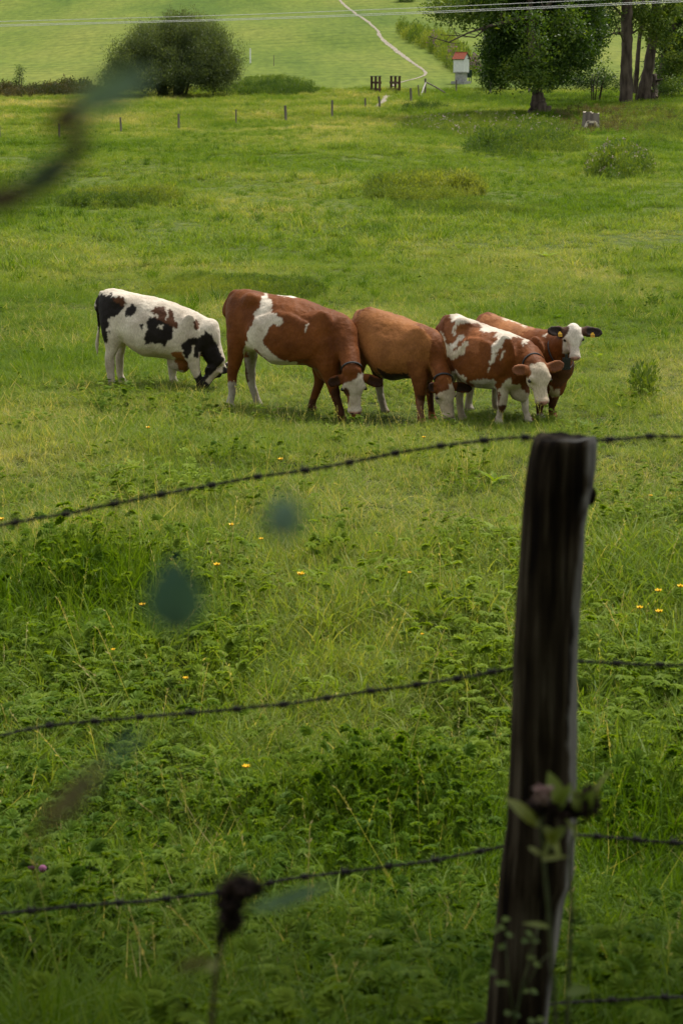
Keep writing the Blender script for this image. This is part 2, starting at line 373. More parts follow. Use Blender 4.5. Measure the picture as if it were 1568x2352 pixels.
def cluster(n, leaf=.12, W=.06, R=1.0, up=0.0, flat=.8):
    """n leaves spread through a ball of radius R"""
    p = rng.normal(0, 1, (n, 3)); p /= np.linalg.norm(p, axis=1)[:, None]; p *= (rng.uniform(0, 1, n)**.45*R)[:, None]; p[:, 2] *= flat
    d = rng.normal(0, 1, (n, 3)) + p/R*.8 + np.array([0, 0, up]); d /= np.linalg.norm(d, axis=1)[:, None]
    q = rng.normal(0, .7, (n, 3)) + np.array([0, 0, 1.]); s_ = np.cross(d, q); s_ /= np.linalg.norm(s_, axis=1)[:, None]
    l = leaf*rng.uniform(.6, 1.3, n)[:, None]; w = W*rng.uniform(.7, 1.3, n)[:, None]*.5; u = np.cross(s_, d)
    V = np.stack([p, p+d*l*.45-s_*w+u*w*.3, p+d*l, p+d*l*.45+s_*w+u*w*.3], 1).reshape(-1, 3)
    return V, np.arange(n*4).reshape(-1, 4)
def scatter(name, temps, P, R, Sc, tint, mat, parent=None, loc=None, idx=None, tvar=.0):
    """joins copies of small meshes into ONE mesh; R (n,3,3), Sc (n,) or (n,3)"""
    P = np.asarray(P, float); n = len(P); idx = rng.integers(0, len(temps), n) if idx is None else idx
    Sc = np.asarray(Sc, float); Sc = np.repeat(Sc[:, None], 3, 1) if Sc.ndim == 1 else Sc
    Vs, Fs, Ts = [], [], []; off = 0
    for k, (V, F) in enumerate(temps):
        m = np.nonzero(idx == k)[0]
        if not len(m): continue
        X = np.einsum('nij,nvj->nvi', R[m], V[None]*Sc[m][:, None, :])+P[m][:, None, :]
        Fs.append((F[None]+(np.arange(len(m))*len(V))[:, None, None]+off).reshape(-1, F.shape[1])); off += X.shape[0]*X.shape[1]
        Vs.append(X.reshape(-1, 3)); Ts.append(np.repeat(np.asarray(tint)[m], len(V)))
    V = np.concatenate(Vs); t = np.concatenate(Ts)
    if parent is not None: V = V-np.array(parent_loc(parent))
    o = mesh_np(name, V, np.concatenate(Fs), mat, parent, False, loc=None if parent is not None else loc)
    a = o.data.attributes.new('tint', 'FLOAT', 'POINT'); a.data.foreach_set('value', t.astype(np.float32))
    return o
_hid = bpy.data.collections.new('plant_shapes')
def gn_scatter(name, temps, P, rot, Sc, tint, idx, mat):
    """a point cloud of instances (ground cover)"""
    c = bpy.data.collections.new(name+'_shapes')
    for k, (V, F) in enumerate(temps):
        o = mesh_np('%s_shape_%02d' % (name, k), V, F, mat, None, False, link=False); c.objects.link(o)
    me = bpy.data.meshes.new(name); me.vertices.add(len(P)); me.vertices.foreach_set('co', np.asarray(P, np.float32).ravel())
    for nm, ty, key, val in (('rot', 'FLOAT_VECTOR', 'vector', rot), ('scl', 'FLOAT_VECTOR', 'vector', Sc), ('tint', 'FLOAT', 'value', tint), ('pick', 'INT', 'value', idx)):
        a = me.attributes.new(nm, ty, 'POINT'); a.data.foreach_set(key, np.ascontiguousarray(val, np.int32 if ty == 'INT' else np.float32).ravel())
    ob = bpy.data.objects.new(name, me); COL.objects.link(ob)
    g = bpy.data.node_groups.new(name, 'GeometryNodeTree'); g.interface.new_socket('Geometry', in_out='INPUT', socket_type='NodeSocketGeometry'); g.interface.new_socket('Geometry', in_out='OUTPUT', socket_type='NodeSocketGeometry')
    n = g.nodes; l = g.links; i = n.new('NodeGroupInput'); o = n.new('NodeGroupOutput'); ip = n.new('GeometryNodeInstanceOnPoints'); ci = n.new('GeometryNodeCollectionInfo')
    ci.inputs['Collection'].default_value = c; ci.inputs['Separate Children'].default_value = True; ci.inputs['Reset Children'].default_value = True
    def attr(nm, ty):
        a = n.new('GeometryNodeInputNamedAttribute'); a.data_type = ty; a.inputs['Name'].default_value = nm; return a.outputs['Attribute']
    l.new(i.outputs[0], ip.inputs['Points']); l.new(ci.outputs[0], ip.inputs['Instance']); ip.inputs['Pick Instance'].default_value = True
    l.new(attr('pick', 'INT'), ip.inputs['Instance Index']); l.new(attr('rot', 'FLOAT_VECTOR'), ip.inputs['Rotation']); l.new(attr('scl', 'FLOAT_VECTOR'), ip.inputs['Scale'])
    l.new(ip.outputs[0], o.inputs[0])
    md = ob.modifiers.new('scatter', 'NODES'); md.node_group = g; ob['kind'] = 'stuff'
    me.materials.append(mat)
    return ob
def zone(n, a, b, margin=1.5, extra=.185):
    """n points on the ground between distances a and b, across the view and a bit beyond"""
    y = np.empty(0)
    while len(y) < n:
        t = rng.uniform(a, b, n*2); w = (extra*t+margin)/(extra*b+margin); y = np.concatenate([y, t[rng.uniform(0, 1, n*2) < w]])
    y = y[:n]; x = rng.uniform(-1, 1, n)*(extra*y+margin)
    return x, y
# leaf and blade colours (base colours; the light does the rest)
G_STOPS = [(0, (.03, .08, .004)), (.3, (.10, .185, .007)), (.55, (.175, .262, .034)), (.78, (.31, .345, .10)), (1, (.58, .49, .25))]
M_BLADE_I = leaf_mat('meadow grass', G_STOPS, trans=.45, rough=.5, spec=.13, inst=True, pn=.35)
M_HERB_I = leaf_mat('meadow herbs', [(0, (.03, .08, .010)), (.4, (.085, .17, .011)), (.7, (.20, .29, .024)), (1, (.28, .38, .05))], trans=.42, rough=.55, spec=.12, inst=True, pn=.8)
M_CLUMP = leaf_mat('rank weeds', [(0, (.03, .065, .012)), (.4, (.08, .145, .022)), (.7, (.18, .24, .035)), (1, (.34, .37, .08))], trans=.42, pn=.6)
M_OAK = leaf_mat('broad leaves', [(0, (.018, .045, .007)), (.4, (.04, .09, .012)), (.75, (.11, .18, .02)), (1, (.22, .27, .04))], trans=.38, rough=.45, pn=.25)
M_WILLOW = leaf_mat('willow leaves', [(0, (.035, .055, .02)), (.45, (.085, .12, .045)), (.8, (.15, .19, .08)), (1, (.22, .26, .14))], trans=.42, rough=.45, pn=.3)
M_BROWNW = leaf_mat('reddish weeds', [(0, (.03, .045, .012)), (.4, (.06, .08, .022)), (.65, (.11, .085, .035)), (.85, (.19, .16, .05)), (1, (.30, .27, .10))], trans=.25, pn=.6)
M_BARK = noisy_mat('bark', (.035, .024, .018), (.13, .10, .075), scale=3, stretch=(1, 1, .25), rough=.9, bump=.9, bscale=14, bdist=.05)
M_OLDWOOD = noisy_mat('grey old timber', (.10, .085, .07), (.22, .19, .16), scale=5, stretch=(1, 1, .1), rough=.9, bump=.5)
M_DARKWOOD = noisy_mat('brown timber', (.05, .028, .017), (.13, .075, .045), scale=5, stretch=(1, 1, .15), rough=.85, bump=.5)
# ---------------------------------------------------------------- far things: trees, bushes, shrine, bridge, fence posts
T_LEAF = [cluster(16, .20, .11, .62) for _ in range(6)]
T_WIL = [cluster(18, .30, .055, .55, up=1.6, flat=1.3) for _ in range(5)]
def ellipsoid_pts(base, blobs, Y, dens, shell=.35):
    """blobs: (px, py, rx, ry, dy[, n factor]) picture ellipses at distance Y+dy -> points filling real ellipsoids"""
    out = []; tn = []
    for q in blobs:
        px, py, rx, ry, dy = q[:5]; t = q[5] if len(q) > 5 else .45; k = q[6] if len(q) > 6 else 1
        c = np.array(at_y(px, py, Y+dy)); sc = scale_at(c); ax = np.array([rx/sc, (rx/sc+ry/sc)*.5, ry/sc]); n = int(dens*k*ax[0]*ax[2]*4)
        p = rng.normal(0, 1, (n, 3)); p /= np.linalg.norm(p, axis=1)[:, None]; r = rng.uniform(shell**3, 1, n)**(1/3)*rng.uniform(.85, 1.12, n)
        w = fbm(p[:, 0]*2+px, p[:, 1]*2+py, p[:, 2]*2, seed=int(abs(px)) % 97); r *= 1+.38*w; keep = noise(p[:, 0]*3.6+px, p[:, 1]*3.6, p[:, 2]*3.6, seed=5) > -.35
        out.append((c+p*r[:, None]*ax)[keep]); tn.append((t+.22*w+rng.normal(0, .08, n))[keep])
    return np.concatenate(out), np.concatenate(tn)
def tree(label, base, trunk, limbs, blobs, Y=None, dens=30, temps=T_LEAF, mat=M_OAK, size=1.0, cat='tree', group=None, name='tree', wander=.12):
    b = hit(*base); Y = b.y if Y is None else Y
    r = empty(name, b); tag(r, label, cat, group)
    m = MB(); pts = [at_y(x, y, Y) for x, y, w in trunk]; rad = [w/2/scale_at(p) for p, (_, _, w) in zip(pts, trunk)]
    pts[0] = Vector((pts[0].x, Y, float(ground_z(pts[0].x, Y))-.3))
    def dense(pts, rad, k=5):
        t = np.linspace(0, len(pts)-1, (len(pts)-1)*k+1); a = np.array([list(p) for p in pts]); i = np.arange(len(pts))
        q = np.stack([np.interp(t, i, a[:, c]) for c in range(3)], 1); q[1:-1] += rng.normal(0, 1, (len(t)-2, 3))*np.array(np.interp(t, i, rad))[1:-1, None]*wander*.5
        return q, np.interp(t, i, rad)
    q, rr = dense(pts, rad); m.tube(q, rr, 14, jit=.16, seed=base[0])
    m.build('trunk', M_BARK, r, smooth=True)
    for L in limbs:
        lb = MB(); lp = [at_y(x, y, Y+dy) for x, y, w, dy in L]; lr = [w/2/scale_at(p) for p, (_, _, w, _) in zip(lp, L)]
        q, rr = dense(lp, lr, 4); lb.tube(q, rr, 8, jit=.1, seed=L[0][0])
        for i in range(2, len(q)-1, 2):            # side twigs
            d = rng.normal(0, 1, 3); d[2] = abs(d[2])*.6-.2; d /= np.linalg.norm(d); ln = rng.uniform(.5, 1.4)
            lb.tube([q[i], q[i]+d*ln*.5+rng.normal(0, .08, 3), q[i]+d*ln], [rr[i]*.45+.01, rr[i]*.3+.008, .006], 5)
        lb.build('limb', M_BARK, r, smooth=True)
    P, t = ellipsoid_pts(b, blobs, Y, dens)
    g = ground_z(P[:, 0], P[:, 1]); k = P[:, 2] > g+.1; P, t = P[k], t[k]
    scatter('crown', temps, P, rand_rot(len(P), .6), rng.uniform(.7, 1.35, len(P))*size, np.clip(t, 0, 1), mat, r)
    return r
# big tree right of centre
tree('largest tree, broad dark green crown over a flared red-brown trunk, right of the white shrine', (1235, 262), [(1235, 262, 56), (1236, 247, 40), (1236, 228, 28), (1232, 200, 22), (1226, 170, 19), (1221, 120, 18), (1217, 60, 18), (1215, 0, 17), (1218, -120, 17), (1222, -260, 9)],
     [[(1219, 40, 12, 0), (1180, 45, 9, -2), (1121, 60, 6, -4), (1073, 76, 4, -6), (1030, 97, 3, -7), (985, 84, 1.5, -8)], [(1120, 60, 5, -4), (1090, 86, 3, -5), (1055, 82, 2, -6), (1010, 80, 1.5, -7)],
      [(1235, 150, 12, 0), (1262, 120, 10, 3), (1300, 90, 7, 4), (1345, 60, 4, 5)], [(1222, 60, 12, 0), (1250, 20, 9, -3), (1300, -30, 7, -4)], [(1238, 110, 11, 0), (1205, 60, 8, 3), (1160, 10, 6, 4)]],
     [(1180, 60, 70, 55, 3, .35, 1.3), (1270, 55, 85, 60, 3, .3, 1.3), (1335, 60, 45, 75, 4, .22, 1.4), (1225, 120, 95, 50, 2, .4), (1150, 130, 45, 45, 4, .4), (1315, 130, 62, 38, 0, .4), (1330, 100, 30, 30, -3, .45),
      (1200, 165, 50, 30, -2, .55), (1268, 168, 52, 24, -2, .5, .8), (1240, 120, 44, 38, -6, .6, .22), (1212, 55, 56, 34, -7, .6, .4), (1300, 60, 44, 40, -4, .55, .6), (1235, 185, 42, 16, -5, .6, .7), (1170, 95, 60, 40, 5, .3, 1.3), (1205, 60, 60, 50, 5, .3, 1.3), (1330, 20, 50, 50, 0, .35, 1.2), (1350, 80, 26, 60, 2, .35, 1.3), (1285, 110, 50, 40, 5, .3, 1.2), (1240, 20, 110, 40, 2, .35, 1.2), (1130, 170, 26, 34, 2, .45), (1020, 22, 52, 24, -6, .72, .8), (1085, 15, 55, 28, -4, .6), (1060, 44, 50, 14, -5, .65, .5), (1120, 0, 60, 36, 0, .5),
      (1150, -90, 160, 90, 0, .45, 1.2), (1280, -110, 150, 90, 2, .4, 1.2), (1210, -230, 150, 110, 0, .45, 1.0)], dens=34, wander=.15)
GRP = 'trees at the right edge of the far meadow'
tree('tall tree with a dark straight forked trunk, leftmost of the right-hand tree group', (1437, 240), [(1435, 240, 34), (1436, 215, 28), (1438, 160, 25), (1438, 110, 25), (1437, 60, 25), (1438, 20, 26), (1430, -40, 15), (1420, -160, 9)],
     [[(1438, 30, 16, 0), (1450, -20, 11, 1), (1456, -90, 7, 1)], [(1436, 76, 7, 0), (1408, 76, 5, -1), (1389, 86, 5, -2), (1366, 100, 4, -2), (1345, 122, 3, -3), (1322, 134, 2, -3)], [(1436, 46, 7, 0), (1416, 22, 6, 0), (1396, 6, 5, 0), (1380, -6, 4, 0)],
      [(1440, 82, 6, 0), (1455, 74, 5, 1), (1475, 60, 4, 2)], [(1434, 100, 4, 0), (1415, 60, 3, -2), (1406, 20, 2, -3)]],
     [(1385, 60, 22, 24, -2, .55, .7), (1325, 138, 26, 15, -3, .5, 1), (1372, 88, 22, 12, -3, .55, .6), (1405, 40, 20, 24, -3, .55, .5), (1385, 0, 40, 18, -2, .5, .9), (1460, 20, 25, 20, 2, .5, .6), (1420, -80, 90, 70, 0, .5, .7), (1430, -190, 80, 80, 0, .5, .6)], dens=36, group=GRP)
tree('thin young tree with a slender straight trunk between two thick dark trunks', (1458, 218), [(1456, 218, 13), (1462, 160, 11), (1466, 100, 10), (1473, 40, 9), (1478, -10, 8), (1484, -120, 5)], [[(1467, 90, 5, 0), (1480, 60, 3, 1), (1496, 45, 2, 1)]],
     [(1478, 30, 16, 26, 0, .6, .5), (1480, -60, 36, 40, 0, .5, .8), (1490, -140, 36, 50, 0, .5, .8)], dens=36, group=GRP, wander=.1)
tree('leaning tree with a thick split base, light leaves in front of its upper trunk', (1478, 236), [(1474, 234, 44), (1478, 210, 33), (1487, 170, 25), (1494, 120, 22), (1500, 70, 20), (1505, 20, 19), (1510, -60, 15), (1515, -160, 9)],
     [[(1500, 236, 18, -.5), (1504, 205, 15, 0), (1500, 170, 12, .3)], [(1500, 80, 8, 0), (1470, 50, 6, -1), (1452, 36, 4, -1)], [(1503, 40, 8, 0), (1530, 10, 6, 1)]],
     [(1500, 50, 36, 26, -3, .75, .8), (1520, 84, 30, 20, -3, .75, .8), (1450, 40, 22, 22, -2, .68, .7), (1540, 20, 30, 24, -2, .7, .8), (1510, -60, 60, 60, 0, .5, .9), (1512, -160, 70, 70, 0, .5, .6)], dens=36, group=GRP)
tree('dark tree with an ivy covered trunk at the right edge, drooping light green leaves', (1520, 220), [(1518, 220, 36), (1520, 190, 28), (1528, 130, 22), (1538, 80, 18), (1552, 40, 14), (1580, 0, 10)], [[(1530, 110, 10, 0), (1555, 60, 8, 0), (1600, 10, 6, 0)]],
     [(1530, 100, 14, 45, 0, .2, 1.2), (1548, 150, 32, 28, -3, .7, 1.1), (1545, 185, 36, 20, -2, .62, 1), (1500, 150, 18, 20, 2, .6, .8), (1570, 110, 30, 40, 0, .55, 1), (1590, 20, 50, 60, 0, .5, .8), (1600, -90, 80, 80, 0, .5, .5)], dens=36, group=GRP)
# shrubs under and behind the trees
def shrub(label, base, blobs, dens=40, mat=M_OAK, temps=T_LEAF, size=.6, name='bush', group=None, cat='bush', Y=None, stems=5):
    b = hit(*base); r = empty(name, b); tag(r, label, cat, group); Y = Y or b.y
    P, t = ellipsoid_pts(b, blobs, Y, dens, .4); g = ground_z(P[:, 0], P[:, 1]); k = P[:, 2] > g+.05; P, t = P[k], t[k]
    scatter('foliage', temps, P, rand_rot(len(P), .45), rng.uniform(.7, 1.3, len(P))*size, np.clip(t, 0, 1), mat, r)
    m = MB(); h = P[:, 2].max()-b.z
    for i in range(stems):
        a = rng.uniform(-.9, .9); w = (P[:, 0].max()-P[:, 0].min())*.3
        q = [Vector((b.x+a*w*.4, Y, float(ground_z(b.x+a*w*.4, Y))-.1)), Vector((b.x+a*w*.7, Y+rng.normal(0, .3), b.z+h*.4)), Vector((b.x+a*w, Y+rng.normal(0, .5), b.z+h*.75))]
        m.tube(q, [.035*h**.6, .025*h**.6, .008*h**.6], 6)
    m.build('stem', M_BARK, r, smooth=True); return r
UG = 'bushes under and behind the big trees'
shrub('leafy bush touching the left side of the largest tree', (1150, 205), [(1135, 150, 34, 44, 0, .45), (1118, 178, 20, 26, -1, .5), (1158, 180, 34, 26, 0, .35)], group=UG)
shrub('low dark hedge bush just right of the largest trunk', (1300, 205), [(1290, 180, 55, 24, 2, .25, 1.2), (1255, 188, 30, 22, 2, .22, 1.2)], group=UG, Y=150)
shrub('rounded scrub bush in the gap between the largest tree and the tree group', (1375, 205), [(1375, 178, 38, 26, 2, .42), (1345, 188, 34, 18, 1, .35), (1400, 192, 30, 16, 0, .45)], group=UG, Y=150)
shrub('light green bush at the right edge under the last tree', (1550, 215), [(1548, 196, 34, 20, 0, .62), (1520, 205, 20, 12, 0, .5)], group=UG, Y=146)
# willow bush, left
shrub('large round grey-green willow bush left of the path', (390, 222), [(390, 140, 140, 72, 0, .5), (415, 72, 62, 44, 0, .55), (340, 105, 58, 46, -1, .55), (470, 120, 70, 70, -1, .5), (300, 160, 68, 48, -2, .5), (385, 170, 130, 46, -2, .35), (492, 165, 58, 52, -1, .45), (308, 128, 46, 36, 0, .5), (474, 84, 42, 32, 1, .55), (352, 82, 42, 30, 1, .5), (530, 150, 28, 40, 0, .5), (262, 185, 34, 26, -3, .5), (420, 60, 40, 34, 1, .6)],
      dens=44, mat=M_WILLOW, temps=T_WIL, size=.72, name='willow_bush', stems=16)
# ditch vegetation, left and right of the willow
def clump(label, poly, n, h, mat=M_CLUMP, name='weed_patch', group=None, tint=.4, tv=.15, temps=None, flowers=None, loc=None, cat='weeds', size=1, lit_side=None):
    """rank weeds growing over a patch of ground given by its outline in the picture"""
    poly = [hit(*p) for p in poly]; pg = [(p.x, p.y) for p in poly]; xs, ys = zip(*pg); X, Y = np.empty(0), np.empty(0)
    while len(X) < n:
        x = rng.uniform(min(xs), max(xs), n*3); y = rng.uniform(min(ys), max(ys), n*3); k = in_poly(x, y, pg); X, Y = np.concatenate([X, x[k]]), np.concatenate([Y, y[k]])
    X, Y = X[:n], Y[:n]; ed = np.full(n, 1e9); sx = (max(xs)-min(xs)); sy = (max(ys)-min(ys))
    for i in range(len(pg)):
        a, b_ = np.array(pg[i])/[sx, sy], np.array(pg[(i+1) % len(pg)])/[sx, sy]; q = np.stack([X/sx, Y/sy], 1)-a; d_ = b_-a; t_ = np.clip((q@d_)/(d_@d_), 0, 1); ed = np.minimum(ed, np.linalg.norm(q-t_[:, None]*d_, axis=1))
    ef = .62+.38*smooth(.0, .12, ed+.06*noise(X*.8, Y*.5, seed=23)); kk = rng.uniform(0, 1, n) < .25+.9*smooth(.0, .10, ed+.07*noise(X*1.1, Y*.7, seed=24)); X, Y, ef = X[kk], Y[kk], ef[kk]; n = len(X); P = np.stack([X, Y, ground_z(X, Y)], 1); hh = h*(1+.45*fbm(X*.9, Y*.7, seed=7))*rng.uniform(.7, 1.2, n)*ef
    t = tint+tv*fbm(X*.35, Y*.35, seed=17)+rng.normal(0, .07, n)
    c = Vector((float(np.mean(X)), float(np.mean(Y)), 0)); c.z = float(ground_z(c.x, c.y)); r = empty(name, c); tag(r, label, cat, group)
    o = scatter('foliage', temps or T_WEED, P, rotz(rng.uniform(0, 6.28, n)), np.stack([hh*size, hh*size, hh], 1), np.clip(t, 0, 1), mat, r)
    if flowers:
        m_, cnt, sz, hf = flowers; j = rng.choice(n, min(cnt, n), replace=False)
        scatter('flower', T_FLOW, P[j]+np.stack([np.zeros(len(j)), np.zeros(len(j)), hh[j]*hf], 1), rand_rot(len(j), .5), np.full(len(j), sz)*rng.uniform(.6, 1.4, len(j)), np.full(len(j), .5), m_, r)['kind'] = 'stuff'
    return r
def in_poly(x, y, poly):
    r = np.zeros(x.shape, bool); n = len(poly)
    for i in range(n):
        x1, y1 = poly[i]; x2, y2 = poly[(i+1) % n]
        if y1 == y2: continue
        c = ((y1 > y) != (y2 > y)) & (x < (x2-x1)*(y-y1)/(y2-y1)+x1); r ^= c
    return r
def weed(nl=26, seg=7):
    """unit-high leafy stems"""
    parts = [blades(4, 1.0, .02, .12, .12, .1, 2)]
    V, F = cluster(nl, .26, .10, .5, up=.5, flat=1.0); V[:, 2] += .52; V[:, :2] *= .62; parts.append((V, F)); return merge(parts)
T_WEED = [weed() for _ in range(5)]
T_RUSH = [merge([blades(26, 1.0, .05, .25, .3, .25, 2), ]) for _ in range(4)]
T_FLOW = [cluster(9, .5, .35, .6) for _ in range(3)]
M_PINK = noisy_mat('pale pink thistle heads', (.38, .27, .27), (.62, .50, .46), rough=.9, bump=0)
M_PURPLE = noisy_mat('purple flower spikes', (.26, .07, .25), (.46, .17, .42), rough=.9, bump=0)
clump('dark reddish weeds along the ditch at the left edge, left of the willow bush', [(-40, 224), (-40, 213), (110, 210), (235, 208), (240, 224)], 1000, .85, M_BROWNW, tint=.5)
clump('dark green rank growth on the ditch bank right of the willow bush', [(520, 222), (520, 200), (600, 196), (740, 205), (725, 219), (650, 222)], 1300, .55, tint=.38)
clump('weedy green slope right of the willow bush, behind the ditch growth', [(540, 200), (545, 182), (640, 176), (720, 190), (735, 203), (640, 197)], 800, .40, tint=.45)
clump('overgrown strip of grey-green weeds climbing the hill right of the path', [(900, 72), (960, 70), (1040, 108), (1100, 168), (1095, 182), (1035, 168), (985, 120), (925, 95)], 1100, 1.6, tint=.6, tv=.3, size=.8)
FW = 'purple flower clumps beside the path'
for px, py, w, h_, n_ in ((1000, 122, 18, 1.7, 60), (1036, 155, 10, 1.8, 45), (1090, 172, 13, 1.5, 40)):
    clump({1000: 'upper purple flower clump on the hillside right of the path', 1036: 'purple flower clump just left of the white shrine', 1090: 'purple flower clump just right of the white shrine'}[px],
          [(px-w, py+3), (px-w, py-4), (px+w, py-4), (px+w, py+3)], n_, h_, name='purple_flowers', cat='flowers', group=FW, flowers=(M_PURPLE, n_*6, .30, .9), tint=.55, size=.6)
clump('small dark bush clump at the very top of the hill', [(905, 6), (905, 1), (950, 1), (950, 7)], 40, 2.4, tint=.3)
MP = 'weed patches in the pasture'
clump('yellow-green weed patch with dark base at the left, below the far fence', [(130, 478), (128, 462), (180, 455), (300, 450), (420, 455), (418, 470), (330, 480), (220, 482)], 2200, .34, tint=.66, tv=.2, group=MP)
clump('largest yellow-green weed patch with dark base, above the middle cows', [(840, 462), (838, 436), (900, 426), (1040, 424), (1110, 436), (1118, 452), (1050, 466), (930, 470)], 3200, .42, tint=.64, tv=.2, group=MP)
clump('low dark green weeds just below the largest patch', [(870, 490), (900, 468), (1120, 470), (1300, 480), (1250, 500), (1000, 500)], 1600, .18, tint=.5, group=MP)
clump('wide dark green weed patch near the big tree, below the pale thistles', [(1060, 358), (1075, 330), (1200, 322), (1350, 334), (1350, 352), (1200, 366)], 2000, .55, tint=.45, group=MP)
clump('pale-flowered thistles in a long drift in front of the largest tree', [(900, 300), (930, 278), (1120, 270), (1330, 290), (1300, 322), (1050, 322)], 2000, .45, tint=.55, group=MP, flowers=(M_PINK, 220, .10, 1.0))
clump('tall thistles with pale flower heads near the right edge', [(1345, 416), (1350, 385), (1430, 372), (1500, 382), (1500, 408), (1420, 424)], 620, .75, tint=.5, group=MP, flowers=(M_PINK, 80, .10, 1.0))
clump('nettle patch right behind the backs of the two leftmost cows', [(320, 678), (330, 652), (450, 640), (620, 644), (750, 662), (755, 690), (600, 700), (420, 692)], 3000, .18, tint=.66, tv=.2, group=MP)
clump('brownish dock plants around the split stump', [(1250, 285), (1240, 262), (1340, 250), (1500, 250), (1570, 262), (1590, 290), (1450, 310), (1300, 312)], 1000, .42, M_BROWNW, tint=.72, group=MP)
clump('rank green weeds at the right edge below the tree group', [(1400, 268), (1420, 240), (1600, 236), (1620, 330), (1480, 350), (1420, 310)], 1800, .45, tint=.55, group=MP)
clump('dark nettles at the foot of the far fence posts near the footbridge', [(900, 262), (925, 244), (1010, 240), (1040, 250), (990, 262)], 320, .45, tint=.25, group=MP)
clump('tall grass and nettles under the largest tree', [(1010, 236), (1030, 212), (1230, 215), (1420, 216), (1420, 240), (1200, 250)], 2200, .28, tint=.42, group=MP)
clump('single leafy weed standing right of the cow that looks at us', [(1450, 925), (1450, 905), (1500, 905), (1500, 925)], 16, .34, tint=.5, group=MP)
# sapling and marker posts on the hill
shrub('thin sapling at the left, growing out of the ditch weeds', (45, 214), [(46, 162, 8, 13, 0, .5, 1.2), (44, 185, 11, 12, 0, .5, .9)], dens=70, size=.45, name='sapling', cat='sapling', stems=2)
def post(px, y0, y1, w, mat, label, group, lean=0, name='fence_post', cat='fence post', dark=None):
    b = hit(px, y1); h = (y1-y0)/scale_at(b); r = w/2/scale_at(b)
    m = MB(); m.tube([(0, 0, -.25), (lean*h*.5, 0, h*.5), (lean*h, 0, h-.02), (lean*h, 0, h)], [r*1.05, r, r*.95, r*.8], 8, jit=.1, seed=px)
    o = m.build(name, mat, loc=None); o.location = b; return tag(o, label, cat, group)
post(575, 112, 145, 3.2, noisy_mat('white paint', (.75, .75, .75), (.82, .82, .82)), 'white marker post on the hill right of the willow bush', None, name='marker_post', cat='marker post')
post(629, 128, 152, 1.5, M_OLDWOOD, 'thin grey stake on the hill right of the white marker post', None, name='stake', cat='stake')
PG = 'posts of the far meadow fence'
PL = {0: 'far fence post cut by the left edge of the picture', 137: 'far fence post second from the left edge', 279: 'far fence post below the left end of the willow bush', 411: 'far fence post below the middle of the willow bush', 542: 'far fence post below the right end of the willow bush',
      657: 'thick dark far fence post in the middle of the far row', 762: 'far fence post right of the thick middle one', 839: 'short far fence post left of the gravel path', 873: 'leaning far fence post beside the gravel path', 944: 'broken far fence post right of the footbridge',
      962: 'thin far fence post just left of the braced one', 976: 'tall corner post beside a white leaning pole', 1047: 'far fence post in front of the white shrine', 1125: 'far fence post between the shrine and the largest tree', 1214: 'pale far fence post beside the largest trunk', 1360: 'far fence post behind the largest tree on its right'}
for px, y0, y1, w, ln in ((0, 288, 320, 5, 0), (137, 284, 318, 5, .02), (279, 270, 306, 4.5, -.03), (411, 262, 297, 5, .0), (542, 252, 288, 3.5, .02), (657, 243, 281, 6, -.05), (762, 231, 272, 5, .02), (839, 226, 252, 4, -.03), (873, 222, 253, 5, -.12),
                          (944, 203, 236, 5.5, -.05), (962, 196, 226, 3, -.08), (976, 181, 220, 4.5, 0), (1047, 184, 213, 3.5, 0), (1125, 182, 219, 5, 0), (1214, 178, 217, 5, .02), (1360, 182, 217, 4, 0)):
    post(px, y0, y1, w, M_OLDWOOD, PL[px], PG, ln)
def pole_between(p, q, ya, yb, r, mat, label, name, cat):
    m = MB(); a = np.array(at_y(*p, ya)); b = np.array(at_y(*q, yb)); c = a*0; m.tube([a, a*.5+b*.5+[0, 0, .03], b], [r, r, r*.9], 7)
    return tag(m.build(name, mat, loc=tuple(a)), label, cat)
_b = hit(976, 220)
pole_between((977, 190), (966, 221), _b.y-.05, _b.y-1.2, .055, noisy_mat('peeled pale wood', (.5, .47, .42), (.62, .58, .52)), 'white peeled pole leaning on the corner fence post', 'brace_pole', 'pole')
pole_between((979, 189), (1022, 213), _b.y+.05, _b.y-.2, .055, M_OLDWOOD, 'grey brace pole sloping right from the corner fence post', 'brace_pole', 'pole')
# footbridge
b = hit(893, 214); br = empty('footbridge', b, math.radians(14)); tag(br, 'small wooden footbridge with dark handrails where the path crosses the ditch', 'footbridge')
sc = scale_at(b); Wd = 47/sc; Lb = 2.6; H_ = 38/sc
def lbox(name, c, d, mat=M_DARKWOOD, parent=br, rz=0): m = MB(); m.box(c, d, rz); return m.build(name, mat, parent, loc=None) if False else _loc(m, name, mat, parent)
def _loc(m, name, mat, parent):
    V = np.concatenate(m.v); return mesh_np(name, V, [np.array(f) for f in m.f.values()], mat, parent, False)
for i in range(12): lbox('plank', (0, -.2+Lb/12*(i+.5), .02+.006*(i % 2)), (Wd*.98, Lb/12-.02, .05), M_OLDWOOD)
for s_ in (-1, 1):
    rail = _loc((lambda m: (m.box((0, 0, 0), (.16, Lb+.3, .05)), m)[1])(MB()), 'top_rail', M_OLDWOOD, br); rail.location = (s_*Wd/2, Lb/2-.2, H_)
    for k in range(3): lbox('rail_post', (s_*Wd/2, -.15+k*(Lb-.1)/2, H_/2-.15), (.16, .16, H_+.25))
    lbox('side_rail', (s_*(Wd/2-.10), Lb/2-.2, H_*.62), (.05, Lb+.1, .17)); lbox('side_rail', (s_*(Wd/2-.10), Lb/2-.2, H_*.22), (.05, Lb+.1, .17))
